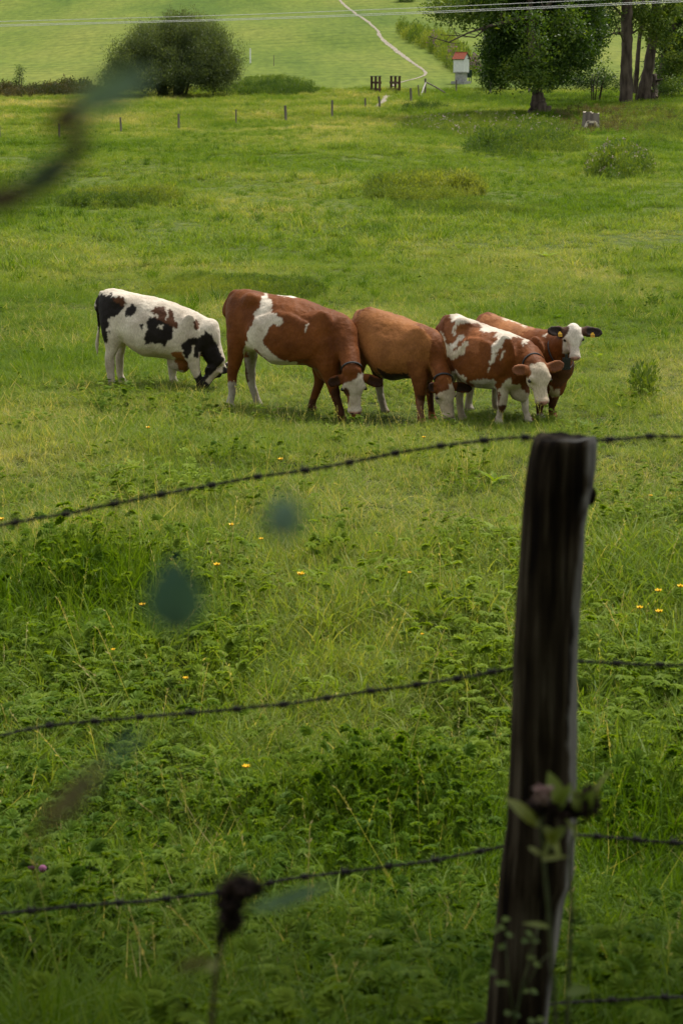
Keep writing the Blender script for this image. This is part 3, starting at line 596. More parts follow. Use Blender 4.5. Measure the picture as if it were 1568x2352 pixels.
# wayside shrine
b = hit(1058, 192); sc = scale_at(b); u = 1/sc/5.556          # metres per unit of the shrine sketch
M_WHITEW = noisy_mat('white lime wash', (.68, .69, .70), (.80, .80, .80), scale=4, rough=.9, bump=.15); M_CONC = noisy_mat('grey stone', (.26, .26, .25), (.40, .40, .38), scale=6, rough=.9, bump=.4)
M_TILE = noisy_mat('red roof tile', (.22, .05, .025), (.36, .09, .045), scale=14, rough=.75, bump=.3)
sh = empty('wayside_shrine', b, math.radians(-31)); tag(sh, 'white wayside shrine with a red tiled roof on a grey stone pillar beside the path', 'shrine')
W_, D_ = 146*u, 150*u
lbox('base_slab', (0, 0, .08), (190*u, 190*u, .25), M_CONC, sh); lbox('pillar', (0, 0, .08+65*u), (112*u, 118*u, 130*u), M_CONC, sh); lbox('ledge', (0, 0, 140*u), (150*u, 150*u, 14*u), M_CONC, sh)
m = MB(); z0, z1, zr = 147*u, 312*u, 385*u; hw, hd = W_/2, D_/2
m.add([(-hw, -hd, z0), (hw, -hd, z0), (hw, hd, z0), (-hw, hd, z0), (-hw, -hd, z1), (hw, -hd, z1), (hw, hd, z1), (-hw, hd, z1), (hw, 0, zr-6*u), (-hw, 0, zr-6*u)],
      [(0, 1, 5, 4), (1, 2, 6, 8, 5), (2, 3, 7, 6), (3, 0, 4, 9, 7), (0, 3, 2, 1), (4, 5, 8, 9), (6, 7, 9, 8)]); _loc(m, 'housing', M_WHITEW, sh)
m = MB(); e = 14*u; th = 5*u; sl = (zr-z1)/hd
roof = None
for s_ in (-1, 1):
    y1, zz1 = s_*(hd+e), z1-e*sl+4*u
    m.add([(-hw-e, 0, zr), (hw+e, 0, zr), (hw+e, y1, zz1), (-hw-e, y1, zz1), (-hw-e, 0, zr-th), (hw+e, 0, zr-th), (hw+e, y1, zz1-th), (-hw-e, y1, zz1-th)], [(0, 1, 2, 3), (7, 6, 5, 4), (2, 6, 7, 3), (0, 3, 7, 4), (1, 5, 6, 2)])
roof = _loc(m, 'roof', M_DARKWOOD, sh)
NR, NT = 6, 9; tm = MB(); tw = (2*(hw+e))/NT; sl_len = math.hypot(hd+e, zr-(z1-e*sl+4*u)); tl_ = sl_len/NR
prof = [(-.5, .0), (-.25, .16), (0, .22), (.25, .16), (.5, .0)]
for k in range(4):
    tm.add([(prof[k][0]*tw*1.04, 0, prof[k][1]*tw+.012), (prof[k+1][0]*tw*1.04, 0, prof[k+1][1]*tw+.012), (prof[k+1][0]*tw*1.04, tl_*1.15, prof[k+1][1]*tw+.035), (prof[k][0]*tw*1.04, tl_*1.15, prof[k][1]*tw+.035),
            (prof[k][0]*tw*1.04, tl_*1.15, prof[k][1]*tw+.015), (prof[k+1][0]*tw*1.04, tl_*1.15, prof[k+1][1]*tw+.015)], [(0, 1, 2, 3), (3, 2, 5, 4)])
tile0 = _loc(tm, 'tile', M_TILE, roof); tmesh = tile0.data; bpy.data.objects.remove(tile0)
ang = math.atan2(zr-(z1-e*sl+4*u), hd+e)
for s_ in (-1, 1):
    for i in range(NR):
        for j in range(NT):
            o = bpy.data.objects.new('tile', tmesh); COL.objects.link(o); o.parent = roof
            d = i*tl_; x = -hw-e+tw*(j+.5)
            o.location = (x*s_*-1, s_*d*math.cos(ang), zr-d*math.sin(ang)); o.rotation_euler = (-ang, 0, 0 if s_ > 0 else math.pi)
            o.rotation_mode = 'XYZ'
lbox('ridge_cap', (0, 0, zr+.03), (2*(hw+e), .10, .07), M_TILE, sh)
# dark chair behind the shrine
b = hit(1074, 189); M_CH = noisy_mat('dark green paint', (.012, .03, .022), (.02, .045, .035), rough=.5); ch = empty('garden_chair', b, math.radians(200)); tag(ch, 'dark green garden chair beside the white shrine', 'chair')
lbox('seat', (0, 0, .42), (.5, .48, .05), M_CH, ch); m = MB(); m.box((0, 0, 0), (.5, .05, .62)); o = _loc(m, 'backrest', M_CH, ch); o.location = (0, .24, .75); o.rotation_euler = (-.2, 0, 0)
for i in (-1, 1):
    for j in (-1, 1): lbox('leg', (i*.22, j*.2, .2), (.045, .045, .42), M_CH, ch)
    lbox('armrest', (i*.26, 0, .62), (.05, .46, .04), M_CH, ch)
# stumps
M_CUT = noisy_mat('pale sawn wood', (.42, .35, .27), (.66, .58, .48), scale=9, rough=.85, bump=.3); M_ORANGE = noisy_mat('fresh split wood', (.38, .22, .10), (.55, .38, .20), scale=7, rough=.85, bump=.4)
def stump(label, base, w, h, lean=0, split=False):
    b = hit(*base); sc = scale_at(b); r = w/2/sc; H = h/sc; e_ = empty('tree_stump', b); tag(e_, label, 'tree stump')
    for k, (ox, rr, hh) in enumerate([(0, r, H)] if not split else [(-r*.45, r*.55, H), (r*.5, r*.5, H*.93)]):
        n = 16; V = []; lv = [(-.2, 1.6), (0, 1.45), (.12, 1.15), (.5, 1.0), (1, .95)]
        for z, f in lv:
            for i in range(n): t = 2*math.pi*i/n; q = rr*f*(1+.12*math.sin(5*t+base[0])*(1.6-z)*.8+.05*math.sin(9*t)); V.append((ox+q*math.cos(t), q*math.sin(t)*.8, z*hh+(.03*math.sin(3*t+k) if z == 1 else 0)))
        F = [(a*n+i, a*n+(i+1) % n, (a+1)*n+(i+1) % n, (a+1)*n+i) for a in range(len(lv)-1) for i in range(n)]
        m = MB(); m.add(V, F); o = _loc(m, 'bark', M_OLDWOOD if split else M_BARK, e_)
        m = MB(); T = V[-n:]; m.add([(x*1, y, z+.004) for x, y, z in T], [tuple(range(n))]); _loc(m, 'cut_face', M_CUT, e_)
    return e_, r, H
stump('low sawn stump at the foot of the largest tree', (1253, 262), 24, 18)
e_, r, H = stump('grey split stump with a pale broken slab, in the weeds right of the largest tree', (1356, 296), 38, 38, split=True)
m = MB(); m.box((-.1*r, -r*1.15, H*.42), (r*1.1, .14, .12)); m.box((-r*.7, -r*1.15, H*.24), (.16, .14, H*.42), tilt=[[1, 0, .35], [0, 1, 0], [0, 0, 1]]); m.box((r*.72, -r*1.2, H*.16), (.18, .16, H*.5), tilt=[[1, 0, -.7], [0, 1, 0], [0, 0, 1]]); _loc(m, 'split_slab', M_CUT, e_)
# overhead cables
M_CABLE = noisy_mat('aluminium cable', (.50, .50, .50), (.62, .62, .62), rough=.4, spec=.6)
for k, (rows, lb) in enumerate((([(-900, 76), (0, 47.5), (564, 36), (941, 19), (1341, 0), (1568, -11), (2500, -70)], 'uppermost of the three overhead cables crossing the top of the picture'),
                          ([(-900, 86), (0, 55.5), (564, 45), (941, 28.5), (1568, -1), (2500, -62)], 'middle one of the three overhead cables, close above the lowest'),
                          ([(-900, 89), (0, 58.5), (564, 47.5), (941, 32.5), (1568, 2.5), (2500, -55)], 'lowest of the three overhead cables crossing the top of the picture'))):
    yy = 112+k*.8; pts = [at_y(x, y_, yy) for x, y_ in rows]; a = np.array([list(p) for p in pts]); t = np.linspace(a[0, 0], a[-1, 0], 60)
    c2 = np.polyfit(a[:, 0], a[:, 2], 3); m = MB(); m.tube(np.stack([t, np.full(60, yy), np.interp(t, a[:, 0], a[:, 2])*.35+np.polyval(c2, t)*.65], 1), .013, 6)
    tag(m.build('overhead_cable', M_CABLE, loc=(0, yy, 5)), lb, 'cable', 'overhead cables')
# ---------------------------------------------------------------- cattle
import openvdb
RED, TAN, WHITE, BLACK, BROWN = (.165, .050, .010), (.30, .118, .034), (.66, .58, .47), (.016, .012, .010), (.09, .035, .015)
CREAM, PINK, GREYW = (.62, .52, .39), (.62, .33, .27), (.42, .38, .32)
def coat_material():
    m, ns, ls = mat_new('cattle coat')
    out = N(ns, 'ShaderNodeOutputMaterial'); b = N(ns, 'ShaderNodeBsdfPrincipled')
    at = N(ns, 'ShaderNodeAttribute', attribute_name='col'); tc = N(ns, 'ShaderNodeTexCoord')
    n1 = N(ns, 'ShaderNodeTexNoise'); n1.inputs['Scale'].default_value = 4.5; n1.inputs['Detail'].default_value = 5; ls.new(tc.outputs['Object'], n1.inputs[0])
    mp = N(ns, 'ShaderNodeMapping'); mp.inputs['Scale'].default_value = (1, 1, .35); mp.inputs['Rotation'].default_value = (0, .5, 0); ls.new(tc.outputs['Object'], mp.inputs[0])
    n2 = N(ns, 'ShaderNodeTexNoise'); n2.inputs['Scale'].default_value = 95; n2.inputs['Detail'].default_value = 3; ls.new(mp.outputs[0], n2.inputs[0])
    r1 = ramp(ns, [(.3, (.68, .65, .62)), (.7, (1.22, 1.25, 1.28))]); ls.new(n1.outputs[0], r1.inputs[0])
    r2 = ramp(ns, [(.3, (.82, .80, .78)), (.7, (1.15, 1.15, 1.15))]); ls.new(n2.outputs[0], r2.inputs[0])
    m1 = N(ns, 'ShaderNodeMix', data_type='RGBA', blend_type='MULTIPLY'); m1.inputs[0].default_value = 1
    m2 = N(ns, 'ShaderNodeMix', data_type='RGBA', blend_type='MULTIPLY'); m2.inputs[0].default_value = 1
    ls.new(at.outputs['Color'], m1.inputs[6]); ls.new(r1.outputs[0], m1.inputs[7]); ls.new(m1.outputs[2], m2.inputs[6]); ls.new(r2.outputs[0], m2.inputs[7])
    ls.new(m2.outputs[2], b.inputs['Base Color']); b.inputs['Roughness'].default_value = .6; b.inputs['Specular IOR Level'].default_value = .14
    b.inputs['Sheen Weight'].default_value = .03; b.inputs['Sheen Roughness'].default_value = .4
    bp = N(ns, 'ShaderNodeBump'); bp.inputs['Strength'].default_value = .55; bp.inputs['Distance'].default_value = .006
    ls.new(n2.outputs[0], bp.inputs['Height'])
    n3 = N(ns, 'ShaderNodeTexNoise'); n3.inputs['Scale'].default_value = 22; n3.inputs['Detail'].default_value = 3; ls.new(tc.outputs['Object'], n3.inputs[0])
    b2 = N(ns, 'ShaderNodeBump'); b2.inputs['Strength'].default_value = .5; b2.inputs['Distance'].default_value = .012
    ls.new(n3.outputs[0], b2.inputs['Height']); ls.new(bp.outputs[0], b2.inputs['Normal']); ls.new(b2.outputs[0], b.inputs['Normal'])
    ls.new(b.outputs[0], out.inputs[0]); return m
M_COAT = coat_material()
M_EYE = noisy_mat('dark wet eye', (.01, .006, .004), (.02, .012, .008), rough=.12, bump=0, spec=.6)
M_COLLAR = noisy_mat('grey webbing', (.025, .024, .026), (.05, .048, .05), scale=40, rough=.8)
M_BELL = noisy_mat('black bell', (.015, .015, .017), (.03, .03, .035), rough=.35, bump=.1, spec=.5)
M_TAG = noisy_mat('yellow plastic tag', (.70, .38, .02), (.82, .48, .04), rough=.45, bump=.05)
M_TAGINK = noisy_mat('tag print', (.03, .025, .02), (.06, .05, .03), rough=.6, bump=0)

def in_poly(x, y, poly):
    r = np.zeros(x.shape, bool); n = len(poly)
    for i in range(n):
        x1, y1 = poly[i]; x2, y2 = poly[(i+1) % n]
        if y1 == y2: continue
        c = ((y1 > y) != (y2 > y)) & (x < (x2-x1)*(y-y1)/(y2-y1)+x1); r ^= c
    return r
VOX = .0115
class Cow:
    def __init__(s, crop, psi, anchor):
        s.crop = crop; s.psi = math.radians(psi)
        s.E = np.array([math.cos(s.psi), -math.sin(s.psi), 0]); s.L = np.array([math.sin(s.psi), math.cos(s.psi), 0]); s.Z = np.array([0, 0, 1.])
        s.A = np.array(hit(*s.D(*anchor))); s.m = crop[2]/scale_at(s.A); s.prims = []; s.heads = []; s.headw = 1.2
        s.B = np.stack([s.E, s.L, s.Z])        # world -> local rows
    def D(s, cx, cy): return s.crop[0]+cx*s.crop[2], s.crop[1]+cy*s.crop[2]
    def P(s, cx, cy, v=0.0):
        r = ray(*s.D(cx, cy)); t = (v + s.A@s.L)/(r@s.L); p = r*t - s.A
        return np.array([p@s.E, v, p[2]])
    def world(s, q): return s.A + q@s.B
    # --- primitives
    def prim(s, lo, hi, fn, k, op=1): s.prims.append((np.array(lo), np.array(hi), fn, k, op))
    def seg(s, A, B, ra, rb, k=.03, l=None, op=1):
        A, B = np.array(A, float), np.array(B, float); a = B-A; Ln = np.linalg.norm(a); a = a/Ln
        l = np.array([0, 1., 0]) if l is None else np.array(l, float)
        l = l-a*(l@a); l /= np.linalg.norm(l); n = np.cross(a, l); R = max(*ra, *rb)
        def fn(U, V, W):
            x, y, z = U-A[0], V-A[1], W-A[2]
            ta = x*a[0]+y*a[1]+z*a[2]; t = np.clip(ta/Ln, 0, 1)
            cn = x*n[0]+y*n[1]+z*n[2]; cl = x*l[0]+y*l[1]+z*l[2]; ca = ta-t*Ln
            rn = ra[0]+(rb[0]-ra[0])*t; rl = ra[1]+(rb[1]-ra[1])*t; rm = np.minimum(rn, rl)
            return (np.sqrt((cn/rn)**2+(cl/rl)**2+(ca/rm)**2)-1)*rm
        s.prim(np.minimum(A, B)-R, np.maximum(A, B)+R, fn, k, op)
    def ell(s, C, R, axes=None, k=.03, op=1):
        C = np.array(C, float); R = np.array(R, float); M = np.eye(3) if axes is None else np.array(axes, float)
        ext = np.sqrt(((M*R[:, None])**2).sum(0))
        def fn(U, V, W):
            d = [(U-C[0])*M[i, 0]+(V-C[1])*M[i, 1]+(W-C[2])*M[i, 2] for i in range(3)]
            q = np.sqrt(sum((d[i]/R[i])**2 for i in range(3))); q2 = np.sqrt(sum((d[i]/R[i]**2)**2 for i in range(3)))
            return q*(q-1)/(q2+1e-6)
        s.prim(C-ext, C+ext, fn, k, op)
    def trunk(s, st, k=.05, tilt=.2, n=2.2):
        pts = [(s.P(x, t), s.P(x, b), hw) for x, t, b, hw in st]
        u = np.array([(a[0]+b[0])/2 for a, b, _ in pts]); zc = np.array([(a[2]+b[2])/2 for a, b, _ in pts])
        hh = np.array([(a[2]-b[2])/2 for a, b, _ in pts]); hw = np.array([h for *_, h in pts])
        uu = np.linspace(u[0], u[-1], 160); g = np.exp(-np.linspace(-2, 2, 9)**2); g /= g.sum()
        zi, hi, wi = [np.convolve(np.pad(np.interp(uu, u, q), 4, 'edge'), g, 'valid') for q in (zc, hh, hw)]
        def fn(U, V, W):
            us = np.clip(U, u[0], u[-1]); Z, H, Wd = np.interp(us, uu, zi), np.interp(us, uu, hi), np.interp(us, uu, wi)
            t = np.clip((W-Z)/H, -1, 1); b = Wd*(1-tilt*t); m = np.minimum(H, b)
            return ((np.abs(V/b)**n+np.abs((W-Z)/H)**n+np.abs((U-us)/m)**n)**(1/n)-1)*m
        R = max(hw)*1.2
        s.prim([u[0]-.15, -R, min(zc-hh)-.03], [u[-1]+.15, R, max(zc+hh)+.03], fn, k)
    def tubes(s, q, k, l=None):
        C = np.array([a for a, _ in q]); R = np.array([r for _, r in q]); m = len(C); P = np.concatenate([C, R], 1)
        Pp = np.vstack([2*P[0]-P[1], P, 2*P[-1]-P[-2]]); out = []
        for i in range(m-1):
            a, b, c_, d = Pp[i:i+4]
            for t in (0, .33, .67):
                out.append(.5*((2*b)+(c_-a)*t+(2*a-5*b+4*c_-d)*t*t+(-a+3*b-3*c_+d)*t**3))
        out.append(P[-1]); out = np.array(out); out[:, 3:] = np.maximum(out[:, 3:], R.min()*.8)
        n0 = len(s.prims)
        for a, b in zip(out[:-1], out[1:]): s.seg(a[:3], b[:3], tuple(a[3:]), tuple(b[3:]), k, l)
        seg = s.prims[n0:]; del s.prims[n0:]
        lo = np.min([x[0] for x in seg], 0); hi = np.max([x[1] for x in seg], 0)
        def fn(U, V, W):
            F = None
            for x in seg:
                f = x[2](U, V, W)
                if F is None: F = f
                else:
                    h = np.clip(.5+.5*(F-f)/.006, 0, 1); F = F*(1-h)+f*h-.006*h*(1-h)
            return F
        s.prim(lo, hi, fn, k)
    def chain(s, pts, v=0.0, k=.03, l=None):
        """pts: (cx, cy, halfwidth px, lateral m[, v])"""
        q = [(s.P(p[0], p[1], p[4] if len(p) > 4 else v), (p[2]*s.m, p[3])) for p in pts]
        s.tubes(q, k, l)
        return q
    def leg(s, pts, v, k=.035, hoof=True):
        q = [(s.P(p[0], p[1], p[4] if len(p) > 4 else v), (p[2]*s.m, p[3])) for p in pts]
        c, r = q[-1]; w = s.world(c); g = ground_z(w[0], w[1]) - s.A[2]
        d = g + .035 - c[2]
        zs = np.array([a[0][2] for a in q]); span = zs[0]-zs[-1]+1e-6
        q = [(np.array([a[0], a[1], a[2]+d*((zs[0]-a[2])/span)**1.5]), rr) for a, rr in q]
        s.tubes(q, k)
        c = q[-1][0]
        if hoof: s.seg(c+[0, 0, .03], c+[.025, 0, -.02], (.033, .036), (.05, .045), .015)
        return q
    def blob(s, cx, cy, v, ru, rv, rw, k=.05, op=1):
        s.ell(s.P(cx, cy, v), (ru, rv, rw), None, k, op)
    # --- head
    def head(s, poll, muzzle, v, toward, N_w, ear_l, ear_r, Lmul=1.0, ears=True):
        """ear_l / ear_r: picture point of the tip, and how far it comes towards the camera"""
        P0 = s.P(poll[0], poll[1], v); w0 = s.world(P0); r = ray(*s.D(*muzzle)); Y = w0[1]-toward
        w1 = r*(Y/r[1]); T = w1-w0; Ln = np.linalg.norm(T)*Lmul; T /= np.linalg.norm(T)
        Nn = np.array(N_w, float); Nn -= T*(Nn@T); Nn /= np.linalg.norm(Nn); X = np.cross(T, Nn)   # X: picture-left when facing us, head down
        if X[0] > 0: X = -X
        T_, N_, X_ = [s.B@q for q in (T, Nn, X)]
        K = s.headw
        def H(x, y, t): return P0 + (X_*x*K+N_*y*(.5+.5*K)+T_*t)*Ln
        ax = [X_, N_, T_]; L = Ln
        s.ell(H(0, -.14, .17), (.205*L*K, .20*L*(.5+.5*K), .21*L), ax, .03)
        s.ell(H(0, -.06, .30), (.20*L*K, .105*L*(.5+.5*K), .25*L), ax, .03)
        s.seg(H(0, -.11, .36), H(0, -.115, .84), (.12*L, .165*L*K), (.10*L, .125*L*K), .03, X_)
        s.ell(H(0, -.12, .90), (.150*L*K, .118*L*(.5+.5*K), .105*L), ax, .02)
        s.ell(H(0, -.065, .955), (.105*L*K, .065*L*(.5+.5*K), .05*L), ax, .015)
        s.seg(H(0, -.30, .34), H(0, -.215, .90), (.10*L, .10*L*K), (.062*L, .085*L*K), .03, X_)
        for q in (-1, 1):
            s.ell(H(q*.115, -.23, .36), (.085*L*K, .15*L*(.5+.5*K), .20*L), ax, .03)
            s.ell(H(q*.185, -.085, .345), (.055*L*K, .06*L*(.5+.5*K), .075*L), ax, .025)
            s.ell(H(q*.225, -.12, .40), (.035*L*K, .035*L*(.5+.5*K), .04*L), ax, .008, -1)
            s.ell(H(q*.225, -.115, .40), (.02*L*K, .03*L*(.5+.5*K), .033*L), ax, .008)
            s.ell(H(q*.078, -.03, .98), (.034*L*K, .04*L*(.5+.5*K), .020*L), ax, .008, -1)
            s.ell(H(q*.20, -.09, .62), (.05*L*K, .06*L*(.5+.5*K), .14*L), ax, .03, -1)
        s.seg(H(-.16, -.165, .99), H(.16, -.165, .99), (.010*L, .02*L), (.010*L, .02*L), .012, T_, -1)
        s.ell(H(0, -.07, .03), (.13*L, .10*L, .10*L), ax, .03)
        tips = []
        for q, e in ((1, ear_l), (-1, ear_r)):
            base = H(q*.185, -.17, .13); wb = s.world(base); r = ray(*s.D(*e[:2])); tip = s.B@(r*((wb[1]-e[2])/r[1])-s.A)
            d = tip-base; el = np.linalg.norm(d); d /= el
            if el > .30: tip = base+d*.30; el = .30
            up = T_*-1.0; up = up-d*(up@d); up /= np.linalg.norm(up); fr = np.cross(d, up)
            camd = s.B@np.array([0, -1., .15])
            if fr@camd < 0: fr = -fr
            s.seg(base-d*.02, base+d*el*.35, (.026, .040), (.022, .056), .02, up)
            s.ell(base+d*el*.58, (el*.47, .064, .019), [d, up, fr], .02)
            s.ell(base+d*el*.62+fr*.020-up*.006, (el*.36, .044, .018), [d, up, fr], .006, -1)
            tips.append((base, d, el, up, fr))
        s.heads.append(dict(K=K, P0=P0, T=T_, N=N_, X=X_, L=L, tips=tips, H=H))
        return s.heads[-1]
    # --- surface
    def mesh(s, name, paint, parent, nz=.006):
        lo = np.min([p[0] for p in s.prims if p[4] > 0], 0)-.06; hi = np.max([p[1] for p in s.prims if p[4] > 0], 0)+.06
        n = np.ceil((hi-lo)/VOX).astype(int)+1
        F = np.full(n, .25, np.float32); ax = [lo[i]+np.arange(n[i])*VOX for i in range(3)]
        for a, b, fn, k, op in s.prims:
            pad = k+.03
            i0 = np.maximum(((a-pad-lo)/VOX).astype(int), 0); i1 = np.minimum(((b+pad-lo)/VOX).astype(int)+2, n)
            sl = tuple(slice(i0[i], i1[i]) for i in range(3))
            U, V, W = np.meshgrid(*[ax[i][sl[i]] for i in range(3)], indexing='ij', sparse=True)
            f = np.minimum(fn(U, V, W), .25); g = F[sl]
            if op > 0:
                h = np.clip(.5+.5*(g-f)/k, 0, 1); F[sl] = g*(1-h)+f*h - k*h*(1-h)
            else:
                f = -f; h = np.clip(.5-.5*(g-f)/k, 0, 1); F[sl] = g*(1-h)+f*h + k*h*(1-h)
        U, V, W = np.meshgrid(*ax, indexing='ij', sparse=True)
        near = np.abs(F) < .05
        ii = np.nonzero(near); u, v, w = ax[0][ii[0]], ax[1][ii[1]], ax[2][ii[2]]
        F[near] += (nz*.6*fbm(u*11, v*11, w*11, seed=31) + nz*.4*noise(u*34, v*34, w*22, seed=33) + nz*.35*noise(u*75, v*75, w*60, seed=34)).astype(np.float32)
        G = openvdb.FloatGrid(background=.04); G.copyFromArray(np.clip(F, -.04, .04).astype(np.float32), tolerance=0)
        pts, tr, qd = G.convertToPolygons(isovalue=0.0, adaptivity=0.0)
        Q = pts*VOX+lo
        F_ = [f for f in (tr, qd) if len(f)]
        F_ = [np.ascontiguousarray(f[:, ::-1]) for f in F_]
        # keep the largest connected piece only
        par = np.arange(len(Q))
        ed = np.concatenate([np.stack([f[:, i], f[:, (i+1) % f.shape[1]]], 1) for f in F_ for i in range(f.shape[1])])
        for _ in range(400):
            pa, pb = par[ed[:, 0]], par[ed[:, 1]]; m = np.minimum(pa, pb); p2 = par.copy()
            if (pa == pb).all(): break
            np.minimum.at(p2, pa, m); np.minimum.at(p2, pb, m); p2 = p2[p2]; p2 = p2[p2]; par = p2[p2]
        lab, cnt = np.unique(par, return_counts=True); keep = par == lab[np.argmax(cnt)]
        if not keep.all():
            new = np.cumsum(keep)-1; F_ = [new[f[keep[f[:, 0]]]] for f in F_]; Q = Q[keep]
        # smoothing pass along edges
        ed = np.concatenate([np.stack([f[:, i], f[:, (i+1) % f.shape[1]]], 1) for f in F_ for i in range(f.shape[1])])
        deg = np.bincount(ed.ravel(), minlength=len(Q))[:, None]
        for _ in range(2):
            acc = np.zeros_like(Q); np.add.at(acc, ed[:, 0], Q[ed[:, 1]]); np.add.at(acc, ed[:, 1], Q[ed[:, 0]])
            Q = Q*.55+.45*acc/np.maximum(deg, 1)
        s._ed, s._deg = ed, deg
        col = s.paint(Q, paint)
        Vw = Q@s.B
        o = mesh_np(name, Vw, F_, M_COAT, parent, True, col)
        return o
    def paint(s, Q, paint):
        W = s.world(Q)
        mir = Q.copy(); top = (Q[:, 2] > .55) & (Q[:, 1] > .04); mir[top, 1] *= -1
        px, py = proj(s.world(mir)); cx = (px-s.crop[0])/s.crop[2]; cy = (py-s.crop[1])/s.crop[2]
        u, v, w = Q.T; j = .011/s.m
        jx = j*(1.5*noise(u*14, v*14, w*14, seed=51)+1.3*noise(u*48, v*48, w*30, seed=52)+.8*noise(u*110, v*110, w*110, seed=55)); jy = j*(1.5*noise(u*14, v*14, w*14, seed=53)+1.6*noise(u*48, v*48, w*30, seed=54)+.8*noise(u*110, v*110, w*110, seed=56))
        c = np.zeros((len(Q), 3)); ctx = dict(cx=cx+jx, cy=cy+jy, u=u, v=v, w=w, s=s, Q=Q)
        base, ops = paint
        c[:] = base
        for o in ops:
            if callable(o): o(c, ctx)
            else:
                col, poly = o[0], o[1]; m = in_poly(ctx['cx'], ctx['cy'], poly)
                if len(o) > 2 and o[2] == 'near': m &= v < .03
                if len(o) > 2 and o[2] == 'far': m &= v > .03
                if len(o) > 2 and o[2] == 'low': m &= w < .6
                c[m] = col
        for _ in range(1):
            acc = np.zeros_like(c); np.add.at(acc, s._ed[:, 0], c[s._ed[:, 1]]); np.add.at(acc, s._ed[:, 1], c[s._ed[:, 0]])
            c = c*.6+.4*acc/np.maximum(s._deg, 1)
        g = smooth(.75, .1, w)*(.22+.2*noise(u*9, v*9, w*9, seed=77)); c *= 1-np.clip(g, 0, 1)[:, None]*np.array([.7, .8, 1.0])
        return c
def head_coords(ctx, i=0):
    h = ctx['s'].heads[i]; q = (ctx['Q']-h['P0'])/h['L']; K = h['K']; return q@h['X']/K, q@h['N']/(.5+.5*K), q@h['T'], h
def face_paint(face, ear, earin, top=.0, nose=PINK, blaze=None, pollc=None, side=.33):
    def f(c, ctx):
        x, y, t, h = head_coords(ctx); Q = ctx['Q']
        jn = .035*noise(Q[:, 0]*30, Q[:, 1]*30, Q[:, 2]*30, seed=61)
        near = (np.abs(x) < .29) & (y > -.42) & (y < .14) & (t > -.1) & (t < 1.2)
        m = near & (t+jn > top+.25*np.clip(-y-.12, 0, 1)*side*3) & (y+jn > -.33)
        c[m] = face
        if pollc is not None:
            m2 = near & (t+jn < top+.2) & (t > -.15) & (np.abs(x)+jn > .05+.6*np.clip(t, 0, 1)); c[m2] = pollc
        m = near & (t > .925) & (y > -.12) & (np.abs(x) < .11+jn); c[m] = nose
        for q in (-1, 1):
            m = ((x-q*.075)**2/.032**2+(y+.028)**2/.05**2+(t-.985)**2/.035**2) < 1; c[m] = np.array(nose)*.25
            m = ((x-q*.228)**2+(y+.115)**2+(t-.40)**2) < .055**2; c[m] = np.array(c[m])*.55
        for base, d, el, up, fr in h['tips']:
            q = Q-base; a = q@d; r = np.linalg.norm(q-np.outer(a, d), axis=1)
            m = (a > .0) & (a < el*1.2) & (r < .085); c[m] = ear
            m = m & (q@fr > -.012) & (a > el*.28) & (np.abs(q@up) < .05+.012*jn/.035); c[m] = earin
        if blaze: blaze(c, ctx, x, y, t)
    return f
def add_eyes(cow, o, which=(-1, 1)):
    h = cow.heads[0]
    for q in which:
        p = h['H'](q*.226, -.108, .40)@cow.B
        add_sphere('eye', p, .048*h['L'], M_EYE, o)
def add_sphere(name, c, r, mat, parent, n=10, m=7, sc=(1, 1, 1)):
    V = [[0, 0, r*sc[2]]]; F = []
    for i in range(1, m):
        a = math.pi*i/m
        for j in range(n):
            b = 2*math.pi*j/n; V.append([r*math.sin(a)*math.cos(b)*sc[0], r*math.sin(a)*math.sin(b)*sc[1], r*math.cos(a)*sc[2]])
    V.append([0, 0, -r*sc[2]])
    T = [(0, 1+j, 1+(j+1) % n) for j in range(n)]; k = 1+(m-2)*n
    T += [(k+j, len(V)-1, k+(j+1) % n) for j in range(n)]
    Qd = [(1+i*n+j, 1+(i+1)*n+j, 1+(i+1)*n+(j+1) % n, 1+i*n+(j+1) % n) for i in range(m-2) for j in range(n)]
    return mesh_np(name, np.array(V)+np.array(c), [np.array(T), np.array(Qd)], mat, parent)
def collar(cow, o, c, axis, rn, rl, wid=.022, name='collar', mat=None, th=.007):
    """a band round the neck: centre (local), axis, half sizes"""
    a = np.array(axis, float); a /= np.linalg.norm(a); l = np.array([0, 1., 0]); l -= a*(l@a); l /= np.linalg.norm(l); n = np.cross(a, l)
    V = []; K = 40; prof = [(-wid/2, 0), (-wid/2, th), (wid/2, th), (wid/2, 0)]
    for i in range(K):
        t = 2*math.pi*i/K; e = math.cos(t)*n, math.sin(t)*l
        for z, r in prof: V.append(c+a*z+(rn+r)*e[0]+(rl+r)*e[1])
    F = [(i*4+j, i*4+(j+1) % 4, ((i+1) % K)*4+(j+1) % 4, ((i+1) % K)*4+j) for i in range(K) for j in range(4)]
    return mesh_np(name, np.array(V)@cow.B, np.array(F), mat or M_COLLAR, o)
def lower_legs(col, h=.28, rag=.05, v=None):
    def f(c, ctx):
        w = ctx['w']-0; n = rag*noise(ctx['u']*18, ctx['v']*18, w*6, seed=71); m = (w+n < h)
        hx = ctx['s'].heads
        if hx:
            x, y, t, _ = head_coords(ctx); m &= ~((np.abs(x) < .9) & (np.abs(y+.1) < .42) & (t > -.2) & (t < 1.2))
        if v == 'near': m &= ctx['v'] < .03
        if v == 'far': m &= ctx['v'] > .03
        c[m] = col
    return f
def darker_top(col, amt=.6, y0=0, y1=60):
    def f(c, ctx): pass
    return f
def cow_root(cow, label):
    r = empty('cow', cow.A); tag(r, label, 'cow', 'cattle grazing side by side in the meadow'); return r

